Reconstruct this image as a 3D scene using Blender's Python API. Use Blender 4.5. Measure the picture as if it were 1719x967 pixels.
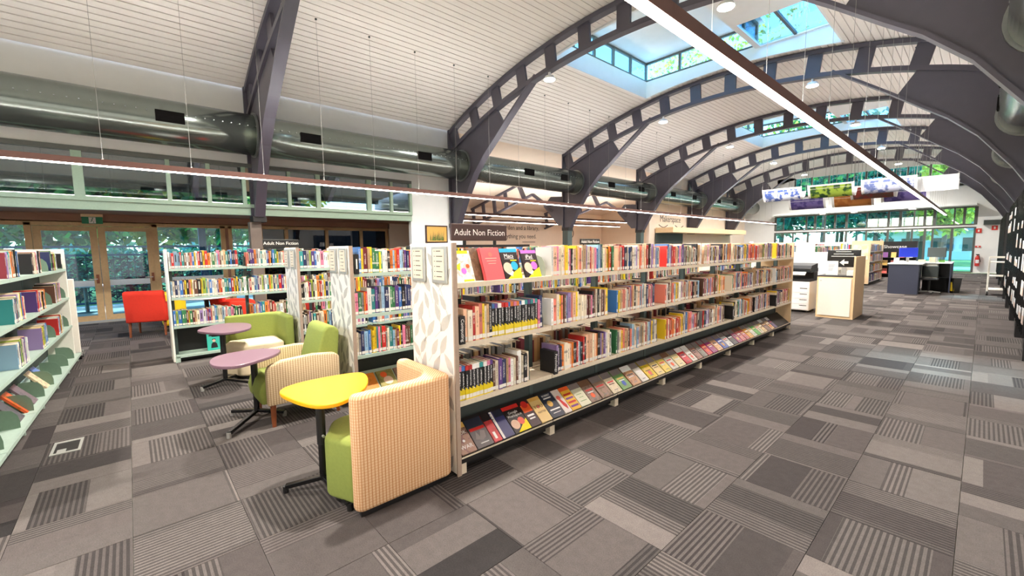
import bpy, bmesh, math, random
from mathutils import Matrix, Vector
for o in list(bpy.data.objects): bpy.data.objects.remove(o)
SC = bpy.context.scene
COL = SC.collection
PI = math.pi

# ---------------------------------------------------------------- camera
W_, H_ = 1719.0, 967.0
F_, YAW, PITCH, ROLL, CAMH = 711.3154, -0.8378932, -0.0944631, -0.0122989, 1.54334
def cam_axes():
    f = Vector((math.sin(YAW)*math.cos(PITCH), math.cos(YAW)*math.cos(PITCH), math.sin(PITCH)))
    r = Vector((math.cos(YAW), -math.sin(YAW), 0)); u = r.cross(f)
    return math.cos(ROLL)*r + math.sin(ROLL)*u, -math.sin(ROLL)*r + math.cos(ROLL)*u, f
_r, _u, _f = cam_axes()
cd = bpy.data.cameras.new('camera'); cam = bpy.data.objects.new('camera', cd); COL.objects.link(cam)
cd.sensor_fit = 'HORIZONTAL'; cd.sensor_width = 36.0; cd.lens = 36.0*F_/W_; cd.clip_start = 0.02; cd.clip_end = 400
cam.matrix_world = Matrix(((_r.x, _u.x, -_f.x, 0), (_r.y, _u.y, -_f.y, 0), (_r.z, _u.z, -_f.z, CAMH), (0, 0, 0, 1)))
SC.camera = cam

# ---------------------------------------------------------------- world, exposure
SC.view_settings.view_transform = 'Standard'; SC.view_settings.look = 'None'
SC.view_settings.gamma = 1.0; SC.view_settings.use_curve_mapping = False
SC.view_settings.exposure = 0.96
SC.cycles.use_denoising = True
SC.cycles.max_bounces = 8; SC.cycles.diffuse_bounces = 5; SC.cycles.glossy_bounces = 3
SC.cycles.transparent_max_bounces = 10; SC.cycles.caustics_reflective = False; SC.cycles.caustics_refractive = False
SC.cycles.sample_clamp_indirect = 4.0
wd = bpy.data.worlds.new('world'); SC.world = wd; wd.use_nodes = True
nt = wd.node_tree; nt.nodes.clear()
sk = nt.nodes.new('ShaderNodeTexSky'); sk.sky_type = 'NISHITA'; sk.sun_disc = False
sk.sun_elevation = math.radians(48); sk.sun_rotation = math.radians(200); sk.air_density = 1.2; sk.dust_density = 0.6; sk.ozone_density = 1.5
bg = nt.nodes.new('ShaderNodeBackground'); bg.inputs['Strength'].default_value = 0.95
wo = nt.nodes.new('ShaderNodeOutputWorld')
nt.links.new(sk.outputs[0], bg.inputs[0]); nt.links.new(bg.outputs[0], wo.inputs[0])
sd = bpy.data.lights.new('sun', 'SUN'); sd.energy = 7.0; sd.angle = math.radians(6); sd.color = (1, .95, .86)
so = bpy.data.objects.new('sun', sd); COL.objects.link(so); so.rotation_euler = (math.radians(38), 0, math.radians(215))
LED_E, FILL_UP, SPOT_W = 22.0, 38.0, 150.0        # linear lamp emission (down), added upward fill for the ceiling, and high-bay lamp power

# ---------------------------------------------------------------- materials
MT = {}
def nodes_of(name):
    m = bpy.data.materials.new(name); m.use_nodes = True; n = m.node_tree
    return m, n, n.nodes['Principled BSDF']
def srgb(r, g, b):
    f = lambda c: (c/255/12.92) if c/255 <= .04045 else ((c/255+.055)/1.055)**2.4
    return (f(r), f(g), f(b), 1)
def mat(name, rgb, rough=.6, metal=0., var=.10, scale=40., bump=0., spec=.5):
    """plain procedural surface: colour with a fine noise variation"""
    if name in MT: return MT[name]
    m, n, b = nodes_of(name); c = srgb(*rgb)
    tc = n.nodes.new('ShaderNodeTexCoord'); nz = n.nodes.new('ShaderNodeTexNoise'); nz.inputs['Scale'].default_value = scale
    nz.inputs['Detail'].default_value = 2
    mx = n.nodes.new('ShaderNodeMix'); mx.data_type = 'RGBA'
    mx.inputs[6].default_value = tuple(x*(1-var) for x in c[:3])+(1,); mx.inputs[7].default_value = tuple(min(1, x*(1+var)) for x in c[:3])+(1,)
    n.links.new(tc.outputs['Object'], nz.inputs['Vector']); n.links.new(nz.outputs['Fac'], mx.inputs[0]); n.links.new(mx.outputs[2], b.inputs['Base Color'])
    b.inputs['Roughness'].default_value = rough; b.inputs['Metallic'].default_value = metal; b.inputs['Specular IOR Level'].default_value = spec
    if bump:
        bp = n.nodes.new('ShaderNodeBump'); bp.inputs['Strength'].default_value = bump; bp.inputs['Distance'].default_value = .004
        n.links.new(nz.outputs['Fac'], bp.inputs['Height']); n.links.new(bp.outputs[0], b.inputs['Normal'])
    MT[name] = m; return m
def emit(name, rgb, strength):
    if name in MT: return MT[name]
    m, n, b = nodes_of(name); n.nodes.remove(b); e = n.nodes.new('ShaderNodeEmission')
    e.inputs[0].default_value = srgb(*rgb); e.inputs[1].default_value = strength
    n.links.new(e.outputs[0], n.nodes['Material Output'].inputs[0]); MT[name] = m; return m
def glass(name, tint=(225, 240, 245), refl=.10, rough=.02):
    if name in MT: return MT[name]
    m, n, b = nodes_of(name); n.nodes.remove(b)
    t = n.nodes.new('ShaderNodeBsdfTransparent'); t.inputs[0].default_value = srgb(*tint)
    g = n.nodes.new('ShaderNodeBsdfGlossy'); g.inputs['Roughness'].default_value = rough
    lw = n.nodes.new('ShaderNodeLayerWeight'); lw.inputs[0].default_value = .25
    ma = n.nodes.new('ShaderNodeMath'); ma.operation = 'MULTIPLY_ADD'; ma.inputs[1].default_value = .6; ma.inputs[2].default_value = refl
    mx = n.nodes.new('ShaderNodeMixShader')
    n.links.new(lw.outputs['Fresnel'], ma.inputs[0]); n.links.new(ma.outputs[0], mx.inputs[0]); n.links.new(t.outputs[0], mx.inputs[1]); n.links.new(g.outputs[0], mx.inputs[2])
    n.links.new(mx.outputs[0], n.nodes['Material Output'].inputs[0]); MT[name] = m; return m
def M(n, op, a=None, b=None, c=None):
    x = n.nodes.new('ShaderNodeMath'); x.operation = op
    for i, v in enumerate((a, b, c)):
        if v is None: continue
        if isinstance(v, (int, float)): x.inputs[i].default_value = v
        else: n.links.new(v, x.inputs[i])
    return x.outputs[0]
def mixc(n, fac, a, b):
    mx = n.nodes.new('ShaderNodeMix'); mx.data_type = 'RGBA'
    for i, v in ((0, fac), (6, a), (7, b)):
        if isinstance(v, (int, float)): mx.inputs[i].default_value = v
        elif isinstance(v, tuple): mx.inputs[i].default_value = v
        else: n.links.new(v, mx.inputs[i])
    return mx.outputs[2]
def sep(n, v):
    s = n.nodes.new('ShaderNodeSeparateXYZ'); n.links.new(v, s.inputs[0]); return s.outputs
def comb(n, x, y, z):
    c = n.nodes.new('ShaderNodeCombineXYZ')
    for i, v in enumerate((x, y, z)):
        if isinstance(v, (int, float)): c.inputs[i].default_value = v
        else: n.links.new(v, c.inputs[i])
    return c.outputs[0]

GX, GY = -0.0035, -0.0935          # carpet tile grid origin
def carpet_material():
    m, n, b = nodes_of('carpet_tile'); g = n.nodes.new('ShaderNodeNewGeometry'); x, y, z = sep(n, g.outputs['Position'])
    px = M(n, 'DIVIDE', M(n, 'SUBTRACT', x, GX), .5); py = M(n, 'DIVIDE', M(n, 'SUBTRACT', y, GY), .5)
    cx, cy = M(n, 'FLOOR', px), M(n, 'FLOOR', py); fx, fy = M(n, 'FRACT', px), M(n, 'FRACT', py)
    par = M(n, 'FLOORED_MODULO', M(n, 'ADD', cx, cy), 2.0)
    u = M(n, 'ADD', M(n, 'MULTIPLY', fx, M(n, 'SUBTRACT', 1.0, par)), M(n, 'MULTIPLY', fy, par))
    wn = n.nodes.new('ShaderNodeTexWhiteNoise'); wn.noise_dimensions = '3D'; n.links.new(comb(n, cx, cy, 3.7), wn.inputs['Vector'])
    r1, r2, r3 = sep(n, wn.outputs['Color'])
    t1 = M(n, 'MULTIPLY_ADD', r1, .5, .02); t2 = M(n, 'MULTIPLY_ADD', r2, .45, .53)
    band = M(n, 'ADD', M(n, 'GREATER_THAN', u, t1), M(n, 'GREATER_THAN', u, t2))
    wb = n.nodes.new('ShaderNodeTexWhiteNoise'); wb.noise_dimensions = '3D'
    n.links.new(comb(n, cx, cy, M(n, 'MULTIPLY_ADD', band, 11.3, 1.9)), wb.inputs['Vector']); b1, b2, b3 = sep(n, wb.outputs['Color'])
    shade = M(n, 'MULTIPLY_ADD', M(n, 'POWER', b1, 1.25), .68, M(n, 'MULTIPLY', r3, .32))
    dark, light = (.020, .018, .018, 1), (.178, .157, .144, 1)
    colr = mixc(n, shade, dark, light)
    warm = mixc(n, M(n, 'MULTIPLY', b3, .45), colr, mixc(n, .5, colr, (.075, .055, .055, 1)))
    rib = M(n, 'GREATER_THAN', M(n, 'SINE', M(n, 'MULTIPLY', u, 2*PI*19)), -.1)
    on = M(n, 'MULTIPLY', M(n, 'GREATER_THAN', b2, .46), rib)
    ribc = mixc(n, M(n, 'GREATER_THAN', shade, .28), mixc(n, .42, warm, light), mixc(n, .62, warm, (.014, .013, .013, 1)))
    c2 = mixc(n, on, warm, ribc)
    nz = n.nodes.new('ShaderNodeTexNoise'); nz.inputs['Scale'].default_value = 170; nz.inputs['Detail'].default_value = 3; n.links.new(g.outputs['Position'], nz.inputs['Vector'])
    nz2 = n.nodes.new('ShaderNodeTexNoise'); nz2.inputs['Scale'].default_value = 22; n.links.new(g.outputs['Position'], nz2.inputs['Vector'])
    f = M(n, 'ADD', M(n, 'MULTIPLY', nz.outputs['Fac'], .9), M(n, 'MULTIPLY', nz2.outputs['Fac'], .35))
    hs = n.nodes.new('ShaderNodeHueSaturation'); n.links.new(c2, hs.inputs['Color']); n.links.new(M(n, 'ADD', f, .38), hs.inputs['Value'])
    n.links.new(hs.outputs[0], b.inputs['Base Color']); b.inputs['Roughness'].default_value = .95; b.inputs['Specular IOR Level'].default_value = .15
    bp = n.nodes.new('ShaderNodeBump'); bp.inputs['Strength'].default_value = .5; bp.inputs['Distance'].default_value = .004
    n.links.new(M(n, 'ADD', nz.outputs['Fac'], M(n, 'MULTIPLY', on, .6)), bp.inputs['Height']); n.links.new(bp.outputs[0], b.inputs['Normal'])
    MT['carpet'] = m; return m
def check_fabric(name, base, line1, line2, s=95.):
    m, n, b = nodes_of(name); tc = n.nodes.new('ShaderNodeTexCoord'); x, y, z = sep(n, tc.outputs['Object'])
    h = M(n, 'ADD', x, y)
    lv = M(n, 'GREATER_THAN', M(n, 'SINE', M(n, 'MULTIPLY', h, 2*PI*s*.50)), .55)
    lh = M(n, 'GREATER_THAN', M(n, 'SINE', M(n, 'MULTIPLY', z, 2*PI*s*.62)), .5)
    nz = n.nodes.new('ShaderNodeTexNoise'); nz.inputs['Scale'].default_value = 160; n.links.new(tc.outputs['Object'], nz.inputs['Vector'])
    c = mixc(n, M(n, 'MULTIPLY', lv, M(n, 'MULTIPLY_ADD', nz.outputs['Fac'], .9, .25)), srgb(*base), srgb(*line1))
    c = mixc(n, M(n, 'MULTIPLY', lh, .38), c, srgb(*line2))
    n.links.new(c, b.inputs['Base Color']); b.inputs['Roughness'].default_value = .9; b.inputs['Specular IOR Level'].default_value = .2
    bp = n.nodes.new('ShaderNodeBump'); bp.inputs['Strength'].default_value = .15; bp.inputs['Distance'].default_value = .001
    n.links.new(M(n, 'ADD', lv, nz.outputs['Fac']), bp.inputs['Height']); n.links.new(bp.outputs[0], b.inputs['Normal'])
    MT[name] = m; return m
def book_material(name, kind):
    """cover: object colour; the spine (local +X face) carries printed title marks"""
    m, n, b = nodes_of(name); oi = n.nodes.new('ShaderNodeObjectInfo'); tc = n.nodes.new('ShaderNodeTexCoord'); x, y, z = sep(n, tc.outputs['Object'])
    # local unit book: x -1..0 (spine at 0), y 0..1, z 0..1
    rnd = oi.outputs['Random']
    spine = M(n, 'GREATER_THAN', x, -.02)
    nz = n.nodes.new('ShaderNodeTexNoise'); nz.noise_dimensions = '3D'; nz.inputs['Scale'].default_value = 1.0; nz.inputs['Detail'].default_value = 1
    n.links.new(comb(n, M(n, 'MULTIPLY', rnd, 91.), M(n, 'MULTIPLY', y, 5.), M(n, 'MULTIPLY', z, 60.)), nz.inputs['Vector'])
    mid = M(n, 'LESS_THAN', M(n, 'ABSOLUTE', M(n, 'SUBTRACT', y, .5)), .17)
    lo = M(n, 'GREATER_THAN', z, M(n, 'MULTIPLY_ADD', rnd, .25, .24)); hi = M(n, 'LESS_THAN', z, M(n, 'SUBTRACT', .93, M(n, 'MULTIPLY', M(n, 'FRACT', M(n, 'MULTIPLY', rnd, 7.)), .2)))
    ink = M(n, 'MULTIPLY', M(n, 'MULTIPLY', mid, M(n, 'GREATER_THAN', nz.outputs['Fac'], .5)), M(n, 'MULTIPLY', M(n, 'MULTIPLY', lo, hi), spine))
    base = oi.outputs['Color']
    bw = n.nodes.new('ShaderNodeRGBToBW'); n.links.new(base, bw.inputs[0])
    inkc = mixc(n, M(n, 'GREATER_THAN', bw.outputs[0], .22), (.85, .82, .75, 1), (.05, .035, .03, 1))
    if kind == 'guide':           # black series spine: coloured cap, yellow foot
        body = mixc(n, M(n, 'GREATER_THAN', z, .86), (.012, .011, .012, 1), base)
        body = mixc(n, M(n, 'LESS_THAN', M(n, 'MULTIPLY_ADD', y, .08, z), .36), body, (.80, .62, .01, 1))
        c = mixc(n, ink, body, (.85, .85, .82, 1))
    else:
        bandz = M(n, 'MULTIPLY', M(n, 'LESS_THAN', M(n, 'ABSOLUTE', M(n, 'SUBTRACT', z, M(n, 'MULTIPLY_ADD', M(n, 'FRACT', M(n, 'MULTIPLY', rnd, 13.)), .5, .3))), .04), M(n, 'GREATER_THAN', M(n, 'FRACT', M(n, 'MULTIPLY', rnd, 5.)), .6))
        c = mixc(n, M(n, 'MULTIPLY', bandz, spine), base, mixc(n, .55, base, inkc)); c = mixc(n, M(n, 'MULTIPLY', ink, .75), c, inkc)
    n.links.new(c, b.inputs['Base Color']); b.inputs['Roughness'].default_value = .42
    MT[name] = m; return m
def cover_material(name):
    """front covers lying on the display shelves: object colour with a blotchy printed picture"""
    m, n, b = nodes_of(name); oi = n.nodes.new('ShaderNodeObjectInfo'); tc = n.nodes.new('ShaderNodeTexCoord'); x, y, z = sep(n, tc.outputs['Object'])
    nz = n.nodes.new('ShaderNodeTexNoise'); nz.inputs['Scale'].default_value = 26; nz.inputs['Detail'].default_value = 2
    ad = n.nodes.new('ShaderNodeVectorMath'); ad.operation = 'ADD'; n.links.new(tc.outputs['Object'], ad.inputs[0]); n.links.new(comb(n, M(n, 'MULTIPLY', oi.outputs['Random'], 37.), 0, 0), ad.inputs[1])
    n.links.new(ad.outputs[0], nz.inputs['Vector'])
    f = M(n, 'MULTIPLY', M(n, 'GREATER_THAN', nz.outputs['Fac'], .56), M(n, 'MULTIPLY', oi.outputs['Alpha'], 1.0))
    hs = n.nodes.new('ShaderNodeHueSaturation'); hs.inputs['Saturation'].default_value = 1.1; n.links.new(oi.outputs['Color'], hs.inputs['Color'])
    n.links.new(M(n, 'MULTIPLY_ADD', oi.outputs['Random'], .15, .44), hs.inputs['Hue']); hs.inputs['Value'].default_value = .45
    c = mixc(n, M(n, 'MULTIPLY', f, .7), oi.outputs['Color'], hs.outputs[0])
    n.links.new(c, b.inputs['Base Color']); b.inputs['Roughness'].default_value = .3; MT[name] = m; return m
def attr_material(name, rough=.5):
    m, n, b = nodes_of(name); a = n.nodes.new('ShaderNodeAttribute'); a.attribute_name = 'col'
    n.links.new(a.outputs['Color'], b.inputs['Base Color']); b.inputs['Roughness'].default_value = rough; MT[name] = m; return m
def two_tone(name, a, b_, scale=8., thr=.5, rough=.7, soft=.05):
    if name in MT: return MT[name]
    m, n, b = nodes_of(name); tc = n.nodes.new('ShaderNodeTexCoord'); nz = n.nodes.new('ShaderNodeTexNoise'); nz.inputs['Scale'].default_value = scale; nz.inputs['Detail'].default_value = 4
    n.links.new(tc.outputs['Object'], nz.inputs['Vector']); mr = n.nodes.new('ShaderNodeMapRange'); mr.inputs[1].default_value = thr-soft; mr.inputs[2].default_value = thr+soft
    n.links.new(nz.outputs['Fac'], mr.inputs[0]); n.links.new(mixc(n, mr.outputs[0], srgb(*a), srgb(*b_)), b.inputs['Base Color']); b.inputs['Roughness'].default_value = rough
    MT[name] = m; return m

carpet_material()
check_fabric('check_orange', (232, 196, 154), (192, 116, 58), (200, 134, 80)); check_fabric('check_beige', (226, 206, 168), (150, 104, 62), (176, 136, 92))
book_material('book_cover', 'plain'); book_material('guide_cover', 'guide'); cover_material('front_cover'); attr_material('mixed_books', .45)
mat('pages', (228, 212, 184), .9, var=.12, scale=200); mat('label_white', (240, 236, 226), .6)
mat('slate_steel', (76, 73, 84), .42, .0, .08, 6); mat('duct_metal', (128, 136, 131), .20, .85, .06, 5); mat('galv', (150, 155, 155), .3, .8)
mat('ceiling_board', (236, 230, 224), .75, var=.05, scale=5); mat('wall_white', (240, 241, 240), .8, var=.03, scale=5); mat('wall_warm', (246, 228, 208), .85, var=.04, scale=4)
mat('soffit_brown', (150, 112, 92), .8, var=.08); mat('timber_frame', (194, 162, 116), .55, var=.14, scale=20); mat('mint_frame', (150, 172, 152), .45, .1); mat('grey_frame', (92, 94, 90), .5)
mat('shelf_warm_lit', (222, 208, 184), .45); mat('shelf_mint', (176, 196, 182), .45); mat('bookend', (150, 158, 142), .5); mat('bookend_green', (108, 132, 112), .5)  # same shelf metal twice; the cream copy carries warm light in its colour
mat('upright', (64, 78, 76), .5); mat('dark_panel', (58, 66, 64), .6); mat('black', (24, 22, 22), .5); mat('matte_black', (20, 19, 19), .95, spec=.05); mat('black_gloss', (18, 18, 19), .25)
mat('panel_cream', (244, 239, 226), .6, var=.04); mat('leaf_print', (196, 192, 181), .65); mat('panel_edge', (172, 150, 132), .6); mat('maple', (238, 206, 160), .5, var=.08, scale=12)
mat('silver', (190, 190, 184), .35, .5); mat('paper', (236, 222, 196), .8); mat('paper_white', (240, 240, 240), .7); mat('ink', (70, 60, 52), .8); mat('white_ink', (245, 242, 236), .7); mat('sign_brown', (62, 40, 36), .5)
mat('green_fabric', (134, 146, 68), .92, var=.10, scale=60, bump=.15); mat('cream_fabric', (232, 214, 178), .92, var=.06, scale=90, bump=.15); mat('red_fabric', (226, 52, 28), .85, var=.08, scale=50, bump=.1)
mat('yellow_laminate', (246, 178, 4), .32, var=.03); mat('purple_laminate', (128, 98, 112), .32, var=.04); mat('chair_wood', (132, 70, 36), .45, var=.18, scale=25)
mat('white_gloss', (240, 240, 240), .35); mat('led_body', (98, 66, 58), .45, .2); mat('concrete', (170, 168, 160), .9); mat('navy_panel', (62, 66, 84), .5)
mat('yellow_paint', (240, 200, 20), .5); mat('red_paint', (205, 44, 34), .4); mat('exit_green', (20, 120, 80), .5); mat('brochure', (236, 214, 200), .7); mat('cable', (150, 148, 144), .5)
emit('led_down', (255, 238, 228), LED_E); emit('fill_up', (250, 248, 244), FILL_UP); emit('lamp_face', (245, 255, 236), 60.); emit('led_small', (255, 236, 222), 9.)
glass('glass', (196, 232, 246), .06); glass('clerestory_glass', (190, 210, 226), .36); glass('dark_glass', (34, 42, 54), .05)

# ---------------------------------------------------------------- mesh helpers
class MB:
    def __init__(s): s.v = []; s.f = []; s.c = []
    def poly(s, pts, faces, col=None):
        k = len(s.v); s.v += [tuple(p) for p in pts]; s.f += [tuple(i+k for i in f) for f in faces]
        if col is not None: s.c += [col]*len(faces)
        return s
    def box(s, x0, y0, z0, x1, y1, z1, col=None):
        return s.poly([(x0, y0, z0), (x1, y0, z0), (x1, y1, z0), (x0, y1, z0), (x0, y0, z1), (x1, y0, z1), (x1, y1, z1), (x0, y1, z1)],
                      [(0, 3, 2, 1), (4, 5, 6, 7), (0, 1, 5, 4), (1, 2, 6, 5), (2, 3, 7, 6), (3, 0, 4, 7)], col)
    def prism(s, pts, axis, a0, a1, col=None):
        """2D outline extruded along axis: 'x' -> (y,z), 'y' -> (x,z), 'z' -> (x,y)"""
        mk = {'x': lambda p, a: (a, p[0], p[1]), 'y': lambda p, a: (p[0], a, p[1]), 'z': lambda p, a: (p[0], p[1], a)}[axis]; n = len(pts)
        return s.poly([mk(p, a0) for p in pts]+[mk(p, a1) for p in pts], [tuple(range(n-1, -1, -1)), tuple(range(n, 2*n))]+[(i, (i+1) % n, n+(i+1) % n, n+i) for i in range(n)], col)
    def strip(s, up, lo, axis, a0, a1, col=None):
        """band between two equally long 2D polylines, extruded"""
        for i in range(len(up)-1): s.prism([up[i], up[i+1], lo[i+1], lo[i]], axis, a0, a1, col)
        return s
    def tube(s, a, b, r, seg=10, r2=None, col=None):
        a, b = Vector(a), Vector(b); d = (b-a).normalized(); t = Vector((0, 0, 1)) if abs(d.z) < .9 else Vector((1, 0, 0))
        p = d.cross(t).normalized(); q = d.cross(p); r2 = r if r2 is None else r2; pts = []
        for c, rr in ((a, r), (b, r2)):
            for i in range(seg): an = 2*PI*i/seg; pts.append(c+rr*(math.cos(an)*p+math.sin(an)*q))
        return s.poly(pts, [tuple(range(seg)), tuple(range(2*seg-1, seg-1, -1))]+[(i, seg+i, seg+(i+1) % seg, (i+1) % seg) for i in range(seg)], col)
    def lathe(s, prof, cx=0, cy=0, seg=20):
        pts = [(cx+r*math.cos(2*PI*i/seg), cy+r*math.sin(2*PI*i/seg), z) for r, z in prof for i in range(seg)]; m = len(prof)
        fs = [(j*seg+i, j*seg+(i+1) % seg, (j+1)*seg+(i+1) % seg, (j+1)*seg+i) for j in range(m-1) for i in range(seg)]
        fs += [tuple(range(seg-1, -1, -1)), tuple(range((m-1)*seg, m*seg))]
        return s.poly(pts, fs)
    def bar(s, a, b, w, h):
        """rectangular bar from a to b, w sideways (horizontal), h the other way"""
        a, b = Vector(a), Vector(b); d = (b-a).normalized(); t = Vector((0, 0, 1)) if abs(d.z) < .9 else Vector((1, 0, 0))
        p = d.cross(t).normalized()*(w/2); q = d.cross(p).normalized()*(h/2)
        return s.poly([a+p+q, a-p+q, a-p-q, a+p-q, b+p+q, b-p+q, b-p-q, b+p-q], [(0, 1, 2, 3), (7, 6, 5, 4), (0, 4, 5, 1), (1, 5, 6, 2), (2, 6, 7, 3), (3, 7, 4, 0)])
    def mesh(s, name):
        me = bpy.data.meshes.new(name); me.from_pydata(s.v, [], s.f)
        if s.c:
            a = me.color_attributes.new('col', 'FLOAT_COLOR', 'CORNER'); k = 0
            for p, c in zip(me.polygons, s.c):
                for _ in range(p.loop_total): a.data[k].color = c; k += 1
        return me
    def build(s, name, m, parent=None, smooth=False, bevel=0., seg=2, fix=False):
        me = s.mesh(name)
        if bevel or fix:
            bm = bmesh.new(); bm.from_mesh(me); bmesh.ops.remove_doubles(bm, verts=bm.verts, dist=1e-5); bmesh.ops.recalc_face_normals(bm, faces=bm.faces)
            if bevel: bmesh.ops.bevel(bm, geom=[e for e in bm.edges if len(e.link_faces) == 2 and e.calc_face_angle(0) > .5], offset=bevel, segments=seg, profile=.5, affect='EDGES', clamp_overlap=True)
            bm.to_mesh(me); bm.free()
        if smooth:
            for p in me.polygons: p.use_smooth = True
        return put(name, me, m, parent)
def put(name, me, m=None, parent=None):
    o = bpy.data.objects.new(name, me); COL.objects.link(o)
    if m is not None:
        mm = MT[m] if isinstance(m, str) else m
        if len(me.materials) == 0: me.materials.append(mm)
    if parent is not None: o.parent = parent
    return o
def tag(o, label=None, cat=None, group=None, kind=None):
    if label: o['label'] = label
    if cat: o['category'] = cat
    if group: o['group'] = group
    if kind: o['kind'] = kind
    return o
def thing(name, label, cat, loc=(0, 0, 0), rz=0., group=None):
    o = bpy.data.objects.new(name, None); COL.objects.link(o); o.location = loc; o.rotation_euler = (0, 0, rz); o.empty_display_size = .1
    return tag(o, label, cat, group)
def struct(o): o['kind'] = 'structure'; return o
def kids(o): return [c for c in bpy.data.objects if c.parent == o]
def copy_tree(o, parent=None):
    c = o.copy(); COL.objects.link(c); c.parent = parent
    for ch in kids(o): copy_tree(ch, c)
    return c
TXT = {}
def text_mesh(body, size=1., align='CENTER', ext=.0):
    k = (body, size, align, ext)
    if k not in TXT:
        cu = bpy.data.curves.new('t', 'FONT'); cu.body = body; cu.size = size; cu.align_x = align; cu.align_y = 'CENTER'; cu.extrude = ext; cu.resolution_u = 3
        o = bpy.data.objects.new('t', cu); COL.objects.link(o); dg = bpy.context.evaluated_depsgraph_get()
        TXT[k] = bpy.data.meshes.new_from_object(o.evaluated_get(dg)); bpy.data.objects.remove(o)
    return TXT[k].copy()
def text(name, body, size, m, parent, mtx, align='CENTER'):
    o = put(name, text_mesh(body, size, align, .0004), m, parent); o.matrix_local = mtx; return o
def frame_mtx(origin, right, up):
    r, u = Vector(right).normalized(), Vector(up).normalized(); nn = r.cross(u); o = Vector(origin)
    return Matrix(((r.x, u.x, nn.x, o.x), (r.y, u.y, nn.y, o.y), (r.z, u.z, nn.z, o.z), (0, 0, 0, 1)))
ORD = ['zeroth', 'first', 'second', 'third', 'fourth', 'fifth', 'sixth', 'seventh', 'eighth', 'ninth', 'tenth', 'eleventh', 'twelfth', 'thirteenth', 'fourteenth', 'fifteenth', 'sixteenth', 'seventeenth', 'eighteenth', 'nineteenth', 'twentieth',
       'twenty-first', 'twenty-second', 'twenty-third', 'twenty-fourth', 'twenty-fifth', 'twenty-sixth', 'twenty-seventh', 'twenty-eighth', 'twenty-ninth', 'thirtieth', 'thirty-first', 'thirty-second', 'thirty-third', 'thirty-fourth', 'thirty-fifth', 'thirty-sixth', 'thirty-seventh', 'thirty-eighth', 'thirty-ninth', 'fortieth',
       'forty-first', 'forty-second', 'forty-third', 'forty-fourth', 'forty-fifth', 'forty-sixth', 'forty-seventh', 'forty-eighth', 'forty-ninth', 'fiftieth']
def project(x, y, z):
    d = Vector((x, y, z-CAMH)); c = d.dot(_f)
    if c < .05: return None
    return W_/2+F_*d.dot(_r)/c, H_/2-F_*d.dot(_u)/c
# ---------------------------------------------------------------- the setting: dimensions
XL, XR, XC, RC, ZA = -11.0, 1.05, -5.0, 15.0, 6.35
def cz(x, d=0.): return ZA-RC+math.sqrt((RC-d)**2-(x-XC)**2)
YB, YE = -6.5, 31.5                      # rear and end of the hall
TY = [2.2, 7.5, 12.7, 17.9, 23.1, 28.3]  # truss planes
SKY = [(8.0, 12.4), (18.4, 22.8)]        # skylight wells
SX0, SX1 = -7.4, -2.4

# floor: slab, the carpet tiles on it
floor = struct(MB().box(-17.2, YB, -.12, XR+.1, YE, -.006).build('floor', 'concrete'))
tiles = []
for i in range(-34, 3):
    for j in range(-13, 64):
        x, y = GX+.5*i, GY+.5*j
        if x < -17 or x+.5 > XR+.3 or y+.5 > YE+.2 or (x < -13.4 and y < 8): continue
        p = project(x+.25, y+.25, 0)
        if p is None or not (-420 < p[0] < W_+200 and -50 < p[1] < H_+420): continue
        if -2.87 < x and x+.5 < -2.28 and 1.6 < y < 8.4: continue
        tiles.append((math.hypot(x+.25, y+.25)+(0 if (-10 < p[0] < W_+10 and p[1] < H_+25) else 100), x, y))
tiles.sort(); tm = MB().box(.0015, .0015, -.006, .4985, .4985, 0).mesh('carpet_tile')
for d, x, y in tiles[:300]:
    o = put('carpet_tile', tm, 'carpet', floor); o.location = (x, y, 0)
mb = MB()
for d, x, y in tiles[300:]: mb.box(x+.0015, y+.0015, -.006, x+.4985, y+.4985, 0)
tag(mb.build('carpet_tiles', 'carpet', floor), kind='stuff')

# ceiling: slab with two wells, boards below it
mb = MB()
def slab(x0, x1, y0, y1):
    n = max(1, int((x1-x0)/.5)); xs = [x0+(x1-x0)*i/n for i in range(n+1)]
    mb.strip([(x, cz(x)+.12) for x in xs], [(x, cz(x)+.03) for x in xs], 'y', y0, y1)
slab(XL-.05, SX0, YB, YE); slab(SX1, XR, YB, YE)
for a, b in ((YB, SKY[0][0]), (SKY[0][1], SKY[1][0]), (SKY[1][1], YE)): slab(SX0, SX1, a, b)
ceil = struct(mb.build('ceiling', 'ceiling_board'))
pw = (XR-XL+.05)/86; bm_ = MB().box(-pw/2+.006, 0, 0, pw/2-.006, 1, .022).mesh('ceiling_plank')
for k in range(86):
    x = XL-.05+pw*(k+.5); ang = math.asin((x-XC)/RC)
    segs = [(YB, YE)] if (x < SX0 or x > SX1) else [(YB, SKY[0][0]), (SKY[0][1], SKY[1][0]), (SKY[1][1], YE)]
    for a, b in segs:
        o = put('ceiling_plank', bm_, 'ceiling_board', ceil); o.location = (x, a, cz(x)); o.rotation_euler = (0, ang, 0); o.scale = (1, b-a, 1)

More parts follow.
